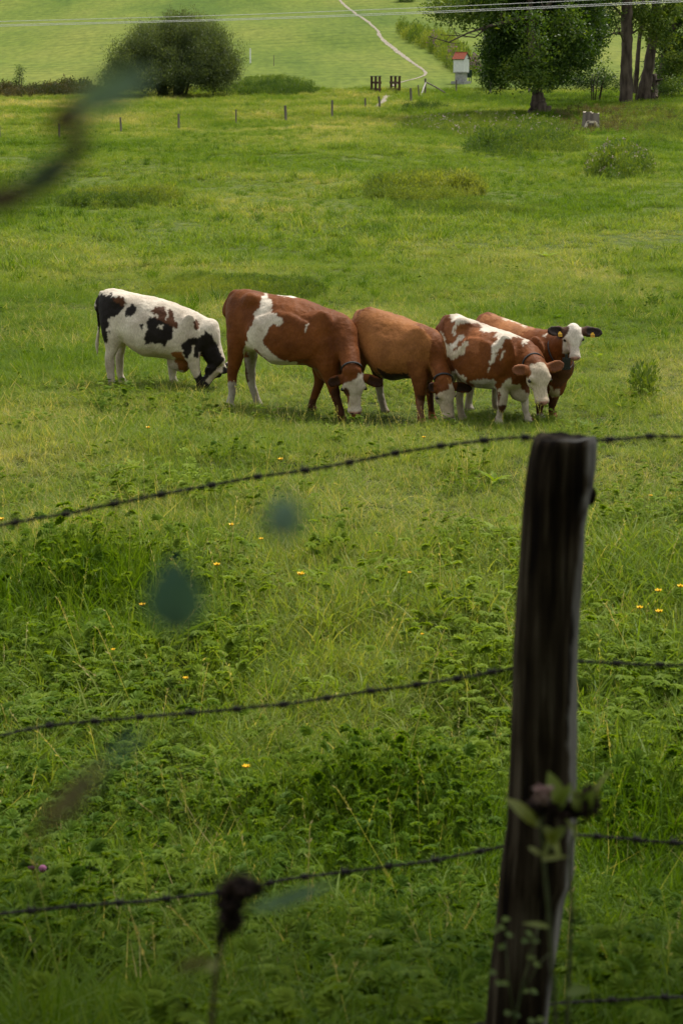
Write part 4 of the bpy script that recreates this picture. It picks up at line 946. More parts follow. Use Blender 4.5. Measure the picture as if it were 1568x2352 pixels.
# ---- first: black and white, far left
c = Cow((200.7, 639.7, .2160), 8, (300, 1150))
c.trunk([(128, 215, 330, .05), (150, 150, 450, .11), (200, 116, 560, .17), (270, 108, 620, .205), (350, 116, 660, .22), (420, 134, 700, .235), (500, 158, 765, .275), (600, 175, 822, .30), (720, 195, 832, .31), (850, 232, 846, .29),
         (950, 263, 865, .255), (1050, 306, 880, .225), (1150, 345, 850, .19), (1230, 385, 780, .155), (1290, 440, 700, .12)])
c.leg([(235, 420, 105, .10, -.09), (262, 560, 110, .10, -.13), (272, 660, 92, .085), (262, 760, 66, .06), (240, 850, 52, .05), (243, 940, 50, .042), (248, 1040, 42, .036), (262, 1120, 38, .04), (268, 1175, 42, .045)], -.14)
c.leg([(300, 500, 100, .09, .09), (345, 660, 80, .08), (365, 760, 42, .05), (345, 860, 44, .05), (348, 960, 40, .04), (352, 1060, 35, .036), (368, 1110, 36, .04), (374, 1150, 38, .042)], .14)
c.leg([(1090, 640, 110, .07, -.14), (1105, 780, 95, .085), (1130, 880, 68, .07), (1145, 970, 54, .052), (1168, 1045, 44, .046), (1190, 1110, 36, .038), (1205, 1175, 40, .042)], -.15)
c.leg([(950, 700, 90, .07, .12), (925, 840, 68, .07), (912, 930, 54, .055), (908, 1010, 46, .045), (906, 1080, 38, .04), (908, 1145, 38, .042)], .15)
c.blob(985, 900, .0, .16, .09, .10, .05)                 # brisket
c.blob(1020, 955, .0, .045, .04, .05, .04)
c.blob(330, 230, -.13, .08, .05, .06, .08)              # hip bone
c.blob(470, 290, -.305, .14, .05, .12, .09, -1)           # hollow before the hip
c.blob(1090, 560, -.18, .10, .04, .20, .06)              # shoulder blade
c.chain([(1230, 560, 175, .125, 0), (1290, 690, 125, .11, -.01), (1335, 800, 110, .10, -.03), (1385, 880, 88, .085, -.05)], k=.06)
c.head((1440, 905), (1265, 1135), -.05, .10, (.75, -.35, .45), (1478, 1000, .06), (1500, 900, -.12), 1.12)
tl = c.chain([(150, 150, 20, .025), (122, 240, 18, .022, -.0), (108, 330, 16, .02), (122, 450, 14, .018), (122, 560, 14, .018), (108, 650, 17, .018), (105, 720, 18, .02), (108, 780, 12, .014), (108, 822, 5, .006)], -.02, .02)
def spots1(c, ctx):
    x, y, t, h = head_coords(ctx); m = (np.abs(x) < .3) & (y > -.5) & (y < .2) & (t > -.15) & (t < 1.2)
    c[m] = BLACK; c[m & (t > .35) & (t < .85) & (y < -.1)] = BLACK; c[m & (t > .7) & (t < .85) & (y < -.2)] = GREYW; c[m & (y > -.06) & (np.abs(x) < .08) & (t < .8)] = WHITE; c[m & (t > .9)] = (.03, .025, .02)
paint1 = (WHITE, [
    (BLACK, [(95, 200), (140, 175), (270, 165), (250, 205), (330, 190), (390, 210), (400, 300), (360, 360), (300, 420), (225, 425), (222, 520), (210, 690), (150, 700), (80, 400)]),
    (BROWN, [(270, 210), (330, 188), (392, 215), (400, 290), (340, 270), (290, 240)]),
    (BLACK, [(420, 310), (470, 280), (525, 300), (515, 345), (470, 400), (425, 425), (412, 370)]),
    (BLACK, [(560, 480), (590, 465), (590, 530), (560, 540)]), (BLACK, [(240, 540), (265, 560), (262, 590), (238, 580)]),
    (BROWN, [(665, 345), (710, 300), (830, 312), (838, 380), (890, 310), (915, 380), (925, 440), (975, 500), (960, 530), (900, 520), (890, 560), (800, 520), (740, 480), (700, 420), (700, 380)]),
    (BLACK, [(640, 450), (680, 410), (730, 440), (830, 455), (900, 520), (910, 640), (860, 640), (820, 725), (760, 700), (690, 690), (610, 700), (600, 640), (625, 600), (600, 585), (650, 550), (640, 500)]),
    (WHITE, [(735, 520), (780, 485), (805, 490), (795, 560), (770, 530)]), (WHITE, [(675, 400), (730, 380), (770, 395), (740, 425)]), (WHITE, [(845, 330), (862, 330), (850, 440), (838, 440)]),
    (BROWN, [(1135, 460), (1170, 440), (1190, 480), (1180, 540), (1150, 550), (1130, 500)]),
    (BLACK, [(1005, 690), (1080, 640), (1130, 625), (1230, 610), (1240, 555), (1320, 580), (1365, 680), (1460, 900), (1420, 1010), (1330, 990), (1310, 950), (1235, 960), (1230, 850), (1200, 780), (1175, 860), (1135, 830), (1120, 700), (1100, 860), (1060, 860), (1015, 800)]),
    (WHITE, [(1110, 700), (1135, 700), (1130, 800), (1100, 860), (1060, 870), (1100, 790)], 'near'),
    (TAN, [(900, 780), (1000, 770), (1060, 900), (1070, 985), (990, 985), (940, 880)]),
    (TAN, [(1195, 815), (1225, 820), (1235, 960), (1205, 980)]),
    (CREAM, [(390, 650), (540, 740), (900, 800), (900, 900), (540, 860), (380, 720)]),
    spots1, lower_legs(GREYW, .10, .03),
    (BLACK, [(1440, 930), (1500, 930), (1500, 1010), (1420, 1010)])])
r = cow_root(c, 'black and white cow at the far left, grazing with its head behind the next cow')
o = c.mesh('body', paint1, r); add_eyes(c, o, (1,))

# ---- second: large red-brown with a white flank patch
c = Cow((501.8, 639.7, .2560), 27, (520, 1165))
c.trunk([(92, 200, 330, .06), (115, 145, 470, .13), (170, 100, 580, .20), (240, 94, 640, .235), (320, 106, 655, .25), (400, 130, 650, .26), (460, 142, 700, .30), (540, 152, 770, .33), (640, 160, 772, .345), (740, 182, 768, .33), (830, 212, 775, .30),
         (900, 240, 815, .275), (980, 268, 850, .25), (1050, 292, 860, .21), (1110, 325, 800, .17), (1160, 390, 720, .13)])
c.leg([(165, 350, 95, .12, -.10), (165, 520, 88, .12, -.14), (160, 640, 80, .095), (145, 740, 66, .065), (125, 830, 50, .05), (124, 930, 40, .042), (122, 1000, 36, .038), (108, 1060, 34, .04), (100, 1105, 40, .045)], -.17)
c.leg([(250, 520, 90, .09, .08), (285, 650, 72, .08), (285, 770, 52, .055), (290, 860, 46, .048), (302, 940, 38, .04), (325, 1010, 34, .036), (338, 1050, 34, .04), (348, 1090, 38, .042)], .13)
c.leg([(955, 600, 120, .08, -.15), (985, 760, 105, .095), (1005, 870, 80, .075), (1030, 960, 56, .052), (1050, 1040, 44, .045), (1075, 1110, 38, .038), (1092, 1170, 38, .04), (1100, 1225, 40, .045)], -.16)
c.leg([(900, 680, 90, .08, .10), (905, 830, 62, .07), (905, 920, 48, .055), (878, 1010, 38, .042), (852, 1080, 34, .036), (842, 1120, 34, .036), (835, 1160, 42, .045)], .13)
c.blob(990, 830, .0, .16, .12, .12, .06)
c.blob(300, 190, -.15, .09, .06, .07, .09); c.blob(370, 260, -.315, .14, .05, .14, .10, -1)
c.blob(930, 520, -.19, .14, .06, .28, .12); c.blob(1045, 480, -.235, .05, .04, .22, .07, -1)
c.blob(560, 520, -.26, .36, .06, .24, .14)
c.chain([(1060, 480, 165, .155, 0), (1120, 570, 125, .13, -.06), (1168, 670, 95, .12, -.13), (1185, 760, 86, .11, -.20), (1195, 830, 82, .11, -.26)], k=.05)
hd = c.head((1215, 838), (1232, 1222), -.30, .06, (.16, -1, .30), (985, 945, .02), (1470, 950, -.02))
c.chain([(140, 122, 22, .03), (100, 170, 20, .026), (82, 250, 17, .02), (80, 340, 15, .018), (86, 480, 14, .018), (98, 600, 13, .018), (104, 700, 12, .018)], -.02, .02)
def blaze2(c, ctx, x, y, t):
    jn = .02*noise(ctx['u']*30, ctx['v']*30, ctx['w']*30, seed=63)
    m = ((x-.17)**2/.065**2+(t-.56)**2/.21**2 < 1+jn*8) & (y > -.36) & (y < .1) & (t > .3); c[m] = BROWN; c[m & (t > .52)] = (.2, .07, .02)
    m = (t+jn < .17+.5*np.clip(x, -.1, .3)) & (x > -.06+jn) & (y > -.4) & (y < .2) & (np.abs(x) < .27) & (t > -.15); c[m] = RED
paint2 = (RED, [
    (WHITE, [(425, 120), (440, 165), (465, 185), (470, 215), (487, 245), (465, 315), (520, 322), (545, 360), (580, 355), (580, 410), (540, 412), (500, 405), (450, 440), (420, 510), (402, 560), (405, 590), (455, 640), (520, 700), (560, 730), (700, 745), (700, 800), (500, 800), (330, 640), (230, 690), (215, 670), (250, 600), (262, 520), (255, 480), (290, 430), (310, 360), (305, 330), (370, 280), (375, 200), (390, 165)]),
    (WHITE, [(770, 500), (775, 430), (805, 395), (802, 440)]),
    (WHITE, [(500, 128), (600, 128), (700, 150), (700, 176), (640, 168), (540, 152)]),
    (RED, [(60, 560), (230, 690), (190, 830), (170, 940), (60, 940)]),
    (GREYW, [(240, 640), (345, 620), (360, 900), (345, 930), (240, 930), (210, 800)], 'far'),
    (BROWN, [(205, 790), (235, 700), (265, 860), (280, 940), (240, 940)], 'far'),
    (GREYW, [(60, 925), (170, 930), (180, 1200), (60, 1200)]), (GREYW, [(262, 935), (345, 905), (420, 1200), (250, 1200)]),
    (BROWN, [(1015, 1000), (1100, 960), (1140, 1160), (1150, 1300), (1020, 1300)]), (BROWN, [(780, 1080), (880, 1080), (900, 1250), (760, 1250)]),
    face_paint(WHITE, RED, (.045, .018, .008), top=.03, blaze=blaze2)])
r = cow_root(c, 'largest red-brown cow, white patch on its flank, grazing with its white face towards us')
o = c.mesh('body', paint2, r); add_eyes(c, o)
a, b = c.P(1185, 770, -.20), c.P(1195, 830, -.26)
collar(c, o, c.P(1194, 812, -.25), b-a, 82*c.m+.004, .115)

# ---- third: plain tan
c = Cow((790.3, 677.4, .2000), 33, (620, 1410))
c.trunk([(108, 290, 480, .07), (140, 220, 620, .15), (190, 165, 700, .20), (260, 135, 750, .235), (340, 152, 800, .255), (420, 178, 880, .29), (500, 202, 955, .32), (600, 236, 980, .335), (700, 270, 960, .325), (790, 306, 955, .295), (870, 332, 960, .265), (950, 360, 950, .235),
         (1010, 392, 900, .20), (1070, 450, 800, .16)])
c.leg([(190, 480, 95, .12, -.10), (175, 650, 90, .12, -.14), (165, 790, 75, .09), (150, 900, 56, .06), (130, 1000, 45, .045), (130, 1110, 40, .04), (128, 1200, 36, .04), (125, 1280, 42, .045)], -.17)
c.leg([(330, 650, 100, .1, .08), (372, 820, 78, .08), (395, 930, 60, .055), (400, 1030, 48, .048), (412, 1110, 42, .042), (430, 1180, 40, .04), (445, 1220, 40, .042), (455, 1270, 44, .045)], .15)
c.leg([(830, 640, 130, .08, -.15), (845, 800, 118, .10), (862, 930, 98, .085), (872, 1050, 72, .06), (870, 1140, 52, .05), (868, 1200, 42, .042), (876, 1270, 38, .038), (885, 1345, 42, .045)], -.15)
c.leg([(930, 750, 80, .08, .10), (950, 900, 62, .07), (968, 1010, 48, .055), (985, 1100, 40, .045), (995, 1200, 36, .04), (1005, 1290, 40, .045)], .12)
c.blob(930, 880, .0, .14, .11, .12, .06); c.blob(510, 330, -.32, .13, .05, .10, .12, -1)
c.blob(850, 580, -.16, .13, .06, .19, .14);
c.chain([(1000, 580, 165, .145, 0), (1055, 700, 125, .13, -.03), (1095, 820, 102, .12, -.08), (1120, 920, 92, .11, -.14), (1140, 985, 86, .105, -.18)], k=.05)
c.head((1178, 995), (1222, 1432), -.22, .05, (.50, -.85, .25), (965, 1060, .05), (1462, 1080, -.02))
c.chain([(170, 190, 22, .03), (125, 240, 18, .025), (102, 330, 15, .02), (100, 460, 14, .018), (108, 620, 13, .018), (120, 760, 12, .018)], -.0, .02)
def blaze3(c, ctx, x, y, t):
    m = (t < .20+.3*np.clip(x, -.2, .3)) & (x > .0) & (y > -.4) & (y < .2) & (np.abs(x) < .27) & (t > -.15); c[m] = RED
paint3 = (TAN, [
    (RED, [(820, 330), (1000, 360), (1110, 470), (1220, 960), (1060, 960), (960, 760), (1000, 560), (960, 440), (850, 370)]),
    (RED, [(150, 210), (205, 110), (290, 120), (360, 160), (260, 160), (200, 180), (150, 260)]),
    ((.24, .085, .026), [(720, 760), (960, 760), (980, 1000), (900, 1180), (820, 1180), (740, 950)]),
    (BROWN, [(820, 1160), (930, 1160), (920, 1215), (830, 1215)]), ((.30, .14, .09), [(820, 1210), (940, 1210), (960, 1400), (800, 1400)]),
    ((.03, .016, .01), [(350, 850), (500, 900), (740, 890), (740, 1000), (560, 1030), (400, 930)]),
    (BROWN, [(290, 860), (460, 900), (470, 1060), (340, 1060)], 'far'), (GREYW, [(330, 1060), (480, 1060), (540, 1350), (350, 1350)], 'low'),
    (BROWN, [(960, 1000), (1100, 1000), (1100, 1350), (960, 1350)], 'far'),
    face_paint(CREAM, RED, (.03, .014, .008), top=.06, blaze=blaze3, nose=(.5, .4, .33))])
r = cow_root(c, 'plain light tan cow in the middle, grazing, behind the large red-brown one')
o = c.mesh('body', paint3, r); add_eyes(c, o)
collar(c, o, c.P(1136, 968, -.17), c.P(1140, 985, -.18)-c.P(1120, 920, -.14), 88*c.m+.004, .112)

# ---- fourth: red with white back, near right
c = Cow((991, 702.5, .2640), 36, (640, 1016)); c.headw = 1.27
c.trunk([(82, 150, 300, .07), (105, 100, 430, .14), (150, 70, 500, .19), (210, 68, 555, .215), (280, 100, 610, .24), (340, 120, 675, .265), (420, 150, 712, .29), (510, 188, 718, .30), (600, 212, 722, .295), (690, 240, 735, .265), (760, 270, 740, .225), (820, 308, 710, .18), (870, 360, 640, .14)])
c.leg([(150, 320, 65, .11, -.10), (150, 450, 62, .10, -.13), (160, 560, 52, .08), (165, 640, 38, .055), (160, 720, 30, .045), (165, 800, 27, .04), (170, 870, 26, .038), (170, 925, 30, .042)], -.15)
c.leg([(215, 440, 62, .10, .06), (245, 580, 45, .07), (250, 680, 38, .05), (240, 760, 34, .045), (245, 840, 30, .04), (255, 890, 28, .04), (262, 940, 30, .042)], .12)
c.leg([(600, 500, 75, .07, -.14), (600, 620, 66, .08), (612, 720, 52, .065), (618, 800, 44, .052), (612, 880, 36, .045), (592, 950, 27, .036), (582, 985, 28, .038), (575, 1020, 32, .044)], -.15)
c.leg([(740, 620, 70, .08, .06), (778, 740, 50, .065), (800, 820, 40, .05), (812, 890, 30, .042), (815, 950, 26, .036), (828, 1000, 26, .036), (832, 1040, 30, .042)], .11)
c.blob(760, 740, .0, .12, .09, .11, .05); c.blob(790, 800, .0, .05, .045, .05, .03)
c.blob(260, 150, -.14, .08, .05, .06, .09); c.blob(330, 225, -.29, .12, .05, .10, .09, -1); c.blob(640, 400, -.22, .11, .05, .19, .07)
c.blob(400, 460, -.22, .24, .05, .2, .12)
c.chain([(800, 420, 118, .13, 0), (850, 470, 92, .12, -.06), (900, 515, 84, .115, -.14)], k=.05)
c.head((945, 500), (985, 850), -.20, .12, (.42, -.9, .25), (698, 560, .06), (1145, 505, -.02), 1.02)
c.chain([(120, 92, 16, .028), (88, 130, 14, .024), (76, 200, 12, .02), (85, 270, 12, .018, -.06), (105, 340, 13, .018, -.12), (125, 395, 14, .02, -.17), (150, 425, 15, .02, -.21), (195, 430, 20, .028, -.25), (245, 400, 20, .025, -.27), (280, 340, 14, .018, -.27), (320, 250, 4, .006, -.26)], -.02, .018)
paint4 = (RED, [
    ((.26, .09, .03), [(100, 120), (260, 160), (420, 200), (420, 420), (250, 400), (150, 300), (110, 200)]),
    (WHITE, [(150, 95), (175, 55), (270, 75), (400, 125), (600, 190), (760, 250), (850, 300), (835, 320), (785, 350), (790, 320), (800, 300), (740, 270), (690, 290), (650, 290), (610, 330), (580, 380), (555, 440), (545, 490), (510, 520), (500, 490), (530, 440), (535, 370), (530, 340), (570, 300), (560, 265), (530, 280), (570, 235), (480, 235), (415, 215), (420, 180), (400, 155), (280, 155), (220, 180), (200, 230), (175, 280), (185, 200), (205, 140), (165, 125)]),
    (WHITE, [(605, 400), (625, 400), (625, 430), (600, 480), (585, 480)]), (WHITE, [(475, 585), (490, 540), (505, 545), (495, 575)]),
    (WHITE, [(145, 330), (200, 310), (250, 250), (272, 260), (265, 300), (215, 340), (180, 400), (150, 380)]),
    (WHITE, [(140, 600), (215, 560), (300, 640), (300, 1000), (130, 1000)]),
    (GREYW, [(330, 655), (500, 640), (560, 660), (560, 760), (400, 760)]),
    (WHITE, [(610, 680), (650, 660), (690, 630), (720, 650), (700, 690), (760, 690), (820, 740), (860, 780), (860, 1060), (540, 1060), (560, 900), (585, 860), (590, 780), (570, 740)]),
    (BROWN, [(575, 870), (645, 870), (640, 920), (580, 925)]),
    (RED, [(690, 600), (810, 620), (815, 700), (760, 690), (700, 690)]),
    lambda c, ctx: c.__setitem__((ctx['w'] < .9) & (ctx['v'] < -.10) & in_poly(ctx['cx'], ctx['cy'], [(60, 220), (125, 215), (130, 330), (165, 395), (250, 360), (330, 225), (350, 240), (280, 420), (180, 470), (120, 430)]), CREAM),
    (CREAM, [(62, 220), (100, 218), (118, 330), (100, 330)]),
    face_paint(CREAM, (.25, .09, .03), (.16, .06, .025), top=.0)])
r = cow_root(c, 'red and white calf with a white back and tail curled on its side, head lowered')
o = c.mesh('body', paint4, r); add_eyes(c, o)
collar(c, o, c.P(882, 500, -.11), c.P(900, 515, -.14)-c.P(850, 470, -.06), 90*c.m, .122)

# ---- fifth: red-brown, looking at the camera
c = Cow((991, 702.5, .2640), 48, (1000, 985)); c.headw = 1.08
c.trunk([(405, 120, 300, .08), (430, 70, 400, .15), (480, 55, 480, .20), (550, 80, 560, .235), (620, 108, 620, .26), (700, 138, 660, .29), (780, 168, 680, .305), (860, 192, 690, .30), (940, 205, 700, .27), (1010, 212, 700, .235), (1070, 230, 690, .19), (1110, 280, 660, .15)])
c.leg([(480, 350, 50, .10, -.12), (480, 500, 46, .10, -.12), (450, 600, 38, .07), (350, 700, 34, .05), (330, 780, 30, .042), (320, 850, 28, .04), (318, 905, 30, .042)], -.12)
c.leg([(560, 420, 50, .10, .06), (560, 560, 44, .08), (555, 680, 34, .055), (550, 760, 28, .045), (548, 830, 26, .04), (550, 880, 26, .04), (555, 920, 28, .042)], .10)
c.leg([(920, 600, 66, .08, -.13), (945, 720, 58, .075), (948, 810, 46, .06), (942, 890, 36, .05), (934, 960, 26, .036), (935, 995, 27, .036), (938, 1030, 32, .044)], -.13)
c.leg([(1080, 600, 66, .08, .06), (1072, 720, 54, .075), (1060, 810, 45, .06), (1048, 880, 38, .05), (1038, 950, 26, .036), (1040, 995, 30, .036), (1042, 1030, 34, .044)], .12)
c.blob(1075, 660, -.02, .12, .12, .16, .05); c.blob(1085, 745, -.03, .07, .06, .055, .04)
c.blob(900, 420, -.24, .12, .06, .2, .07)
c.chain([(1010, 400, 165, .16, -.02), (1080, 380, 140, .14, -.04), (1150, 330, 110, .115, -.06), (1200, 270, 90, .10, -.06)], k=.06)
c.head((1233, 165), (1250, 470), -.06, .17, (.0, -.92, .45), (1008, 215, .08), (1475, 235, -.02), .98)
h = c.heads[0]
c.ell(h['H'](0, -.33, .82), (.09*h['L'], .07*h['L'], .13*h['L']), [h['X'], h['N'], h['T']], .02)
paint5 = (RED, [
    ((.33, .135, .048), [(390, 110), (430, 90), (480, 60), (700, 120), (900, 195), (900, 215), (800, 215), (700, 330), (500, 300)]),
    (RED, [(395, 120), (430, 40), (500, 45), (520, 75), (440, 90)]),
    (CREAM, [(570, 78), (700, 118), (840, 182), (820, 190), (700, 140), (590, 100)]),
    (WHITE, [(960, 270), (1005, 232), (1008, 245), (985, 272)]),
    (BROWN, [(1080, 480), (1210, 480), (1190, 640), (1140, 700), (1040, 690), (1040, 560)]),
    (CREAM, [(1020, 690), (1060, 720), (1110, 715), (1105, 770), (1060, 800), (1015, 770)]),
    (BROWN, [(890, 850), (990, 850), (985, 930), (900, 935)]), (BROWN, [(1000, 820), (1110, 790), (1085, 900), (1010, 920)]),
    (GREYW, [(880, 945), (980, 945), (990, 1080), (880, 1080)]), (GREYW, [(1000, 965), (1090, 965), (1100, 1080), (990, 1080)]),
    (GREYW, [(270, 640), (600, 640), (600, 1000), (270, 1000)], 'low'),
    face_paint((.70, .62, .52), (.075, .034, .018), (.022, .014, .011), top=-.2, side=.2)])
r = cow_root(c, 'red-brown cow with a white face and yellow ear tags, head raised and looking at us')
o = c.mesh('body', paint5, r); add_eyes(c, o)
cl = collar(c, o, c.P(1118, 405, -.05), c.P(1150, 350, -.06)-c.P(1080, 400, -.04), 156*c.m, .150, mat=M_BELL)
b = MB(); pb = c.P(1168, 500, -.20); pw = pb@c.B
b.box(pw, (.085, .05, .12)); b.box(pw+np.array([0, 0, -.055]), (.10, .06, .02)); b.box(pw+np.array([0, 0, .075]), (.03, .02, .05))
b.build('bell', M_BELL, o, loc=None).data.transform(Matrix.Translation(Vector(r.location)))
for (base, d, el, up, fr), f in zip(h['tips'], (.42, .55)):
    ct = (base+d*el*f-up*.05+fr*.03)
    tb = MB(); R_ = [d, up, fr]
    def bx(tb, c0, dims):
        V = np.array([[x, y, z] for x in (-1, 1) for y in (-1, 1) for z in (-1, 1)])*np.array(dims)/2 @ np.array(R_) + c0
        tb.add(V@c.B, [(0, 1, 3, 2), (4, 6, 7, 5), (0, 4, 5, 1), (2, 3, 7, 6), (0, 2, 6, 4), (1, 5, 7, 3)])
    bx(tb, ct, (.044, .042, .004)); bx(tb, ct+up*.027, (.022, .014, .004))
    V = np.concatenate(tb.v); F = [np.array(q) for q in tb.f.values()]
    tg = mesh_np('ear_tag', V, F, M_TAG, o, False)
    ib = MB()
    for k in range(4): bx(ib, ct+d*(-.013+.009*k)-up*.004+fr*.004, (.004, (.020, .008, .020, .014)[k], .002))
    mesh_np('tag_number', np.concatenate(ib.v), [np.array(q) for q in ib.f.values()], M_TAGINK, tg, False)
# ---------------------------------------------------------------- near fence: post and barbed wire
def post_wood():
    m, ns, ls = mat_new('weathered post wood')
    out = N(ns, 'ShaderNodeOutputMaterial'); b = N(ns, 'ShaderNodeBsdfPrincipled'); tc = N(ns, 'ShaderNodeTexCoord'); mp = N(ns, 'ShaderNodeMapping'); mp.inputs['Scale'].default_value = (1, 1, .06)
    ls.new(tc.outputs['Object'], mp.inputs[0])
    n1 = N(ns, 'ShaderNodeTexNoise'); n1.inputs['Scale'].default_value = 55; n1.inputs['Detail'].default_value = 7; ls.new(mp.outputs[0], n1.inputs[0])
    n2 = N(ns, 'ShaderNodeTexNoise'); n2.inputs['Scale'].default_value = 5; n2.inputs['Detail'].default_value = 4; ls.new(tc.outputs['Object'], n2.inputs[0])
    at = N(ns, 'ShaderNodeAttribute', attribute_name='lit_side')
    r1 = ramp(ns, [(.36, (.009, .006, .004)), (.52, (.038, .028, .017)), (.68, (.105, .085, .060))]); ls.new(n1.outputs[0], r1.inputs[0])
    r2 = ramp(ns, [(.4, (.55, .5, .42)), (.62, (1.1, 1.1, 1.05))]); ls.new(n2.outputs[0], r2.inputs[0])
    mu = N(ns, 'ShaderNodeMix', data_type='RGBA', blend_type='MULTIPLY'); mu.inputs[0].default_value = 1; ls.new(r1.outputs[0], mu.inputs[6]); ls.new(r2.outputs[0], mu.inputs[7])
    r3 = ramp(ns, [(.3, (.12, .112, .098)), (.7, (.34, .32, .285))]); ls.new(n1.outputs[0], r3.inputs[0])  # pale tone for the side painted as sunlit
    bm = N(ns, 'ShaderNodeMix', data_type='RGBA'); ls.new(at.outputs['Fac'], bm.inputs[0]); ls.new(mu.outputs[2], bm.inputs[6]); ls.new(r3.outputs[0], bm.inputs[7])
    ls.new(bm.outputs[2], b.inputs['Base Color']); b.inputs['Roughness'].default_value = .9; b.inputs['Specular IOR Level'].default_value = .08
    bp = N(ns, 'ShaderNodeBump'); bp.inputs['Strength'].default_value = .9; bp.inputs['Distance'].default_value = .006; ls.new(n1.outputs[0], bp.inputs['Height']); ls.new(bp.outputs[0], b.inputs['Normal'])
    ls.new(b.outputs[0], out.inputs[0]); return m
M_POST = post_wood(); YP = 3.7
LE = [(1012, 1222), (1060, 1212), (1100, 1206), (1200, 1198), (1350, 1187), (1480, 1177), (1600, 1175), (1700, 1172), (1804, 1167), (1887, 1162), (2015, 1147), (2124, 1138), (2207, 1127), (2352, 1114), (2700, 1090)]
RE = [(1012, 1371), (1060, 1369), (1100, 1365), (1200, 1346), (1350, 1335), (1480, 1326), (1600, 1323), (1700, 1322), (1804, 1320), (1887, 1319), (2015, 1314), (2057, 1296), (2111, 1287), (2191, 1274), (2352, 1256), (2700, 1222)]
rows = np.linspace(1012, 2700, 110); lx = np.interp(rows, *zip(*LE)); rx = np.interp(rows, *zip(*RE))
k5 = np.ones(3)/3; n = 56; V = []
th = np.arange(n)*2*math.pi/n
for i, y_ in enumerate(rows):
    a, b = at_y(lx[i], y_, YP), at_y(rx[i], y_, YP); c, r = (a+b)/2, (b.x-a.x)/2
    crack = sum(A*np.exp(-((np.angle(np.exp(1j*(th-t0-.12*math.sin(y_*.004+t0)))))/w)**2) for A, t0, w in ((.05, -1.75, .05), (.03, -1.2, .03), (.045, -2.45, .04), (.03, -.6, .04)))
    rr = r*(1-crack*(.6+.6*math.sin(y_*.006+2)) + .035*noise(np.cos(th)*2.2, np.sin(th)*2.2, y_*.006, seed=3)+.02*noise(np.cos(th)*9, np.sin(th)*9, y_*.01, seed=4))
    V.append(np.stack([c.x+rr*np.cos(th), YP+rr*np.sin(th)*.95, np.full(n, c.z)], 1))
top = V[0].copy(); V[0][:, 2] -= .004; ctr = top.mean(0)
inner = ctr+(top-ctr)*.93; inner[:, 2] += .006+.004*noise(np.cos(th)*3, np.sin(th)*3, 0, seed=8); dish = ctr+(top-ctr)*.5; dish[:, 2] += .001
V = np.concatenate([dish[None], inner[None], np.array(V)]).reshape(-1, 3); m_ = len(rows)+2
F = [np.array([((i)*n+j, (i+1)*n+j, (i+1)*n+(j+1) % n, i*n+(j+1) % n) for i in range(m_-1) for j in range(n)]), np.array([list(range(n))])]
base = Vector((float(ctr[0]), YP, float(ground_z(ctr[0], YP))))
fp = empty('fence_post', base); tag(fp, 'thick dark weathered wooden fence post, close to us at the right', 'fence post')
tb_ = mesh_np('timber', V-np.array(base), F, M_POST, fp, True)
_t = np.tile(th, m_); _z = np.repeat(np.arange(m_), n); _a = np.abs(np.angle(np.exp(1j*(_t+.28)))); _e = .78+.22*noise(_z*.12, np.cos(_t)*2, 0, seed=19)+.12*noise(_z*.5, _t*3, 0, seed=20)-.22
_at = tb_.data.attributes.new('lit_side', 'FLOAT', 'POINT'); _at.data.foreach_set('value', np.clip((_e-_a)*5, 0, 1).astype(np.float32))  # right side painted paler: light on the post put into its colour
kn = at_y(1352, 1138, YP-.01); add_sphere('knot', np.array(kn)-np.array(base), .018, M_POST, fp, 12, 8, (.8, .8, 1.1))
# wires
M_WIRE = noisy_mat('old galvanised wire', (.010, .009, .009), (.050, .038, .032), scale=60, rough=.55, spec=.4, bump=.2)
YW = YP+.075
W1 = [(-500, 1330), (-200, 1258), (0, 1207), (150, 1180), (262, 1158), (370, 1136), (485, 1114), (590, 1095), (700, 1080), (800, 1062), (905, 1042), (1010, 1025), (1110, 1012), (1205, 1004), (1290, 1012), (1398, 1011), (1490, 1004), (1600, 1002), (1900, 996), (2200, 985)]
W2 = [(-500, 1775), (-200, 1718), (0, 1690), (112, 1667), (216, 1655), (320, 1648), (436, 1639), (544, 1630), (650, 1617), (750, 1603), (850, 1587), (956, 1573), (1050, 1560), (1128, 1545), (1230, 1524), (1325, 1518), (1416, 1524), (1511, 1529), (1600, 1528), (1900, 1520), (2200, 1505)]
W3 = [(-500, 2150), (-200, 2120), (0, 2099), (72, 2092), (169, 2083), (274, 2074), (382, 2065), (504, 2051), (663, 2019), (791, 2003), (891, 1991), (999, 1977), (1152, 1946), (1240, 1918), (1322, 1916), (1370, 1922), (1460, 1929), (1568, 1937), (1900, 1945), (2200, 1940)]
W4 = [(-500, 2600), (0, 2520), (500, 2450), (900, 2385), (1114, 2350), (1200, 2322), (1274, 2303), (1405, 2297), (1524, 2292), (1700, 2290), (2200, 2280)]
def barb_mesh():
    m = MB(); R = .0042
    for s_ in (0, 1):
        t = np.linspace(0, 2*math.pi*1.6, 14)+s_*math.pi; pts = np.stack([np.linspace(-.004, .004, 14)+s_*.001, np.cos(t)*R, np.sin(t)*R], 1)
        e0 = pts[0]+np.array([-.002, -math.sin(t[0])*.013-.0, math.cos(t[0])*.013])*-1; e1 = pts[-1]+np.array([.002, -math.sin(t[-1])*.013, math.cos(t[-1])*.013])
        m.tube(np.concatenate([[e0], pts, [e1]]), [.0002]+[.0012]*14+[.0002], 5)
    return m
bm0 = barb_mesh().build('barb', M_WIRE, loc=(0, 0, 0), smooth=True); barb_data = bm0.data; bpy.data.objects.remove(bm0)
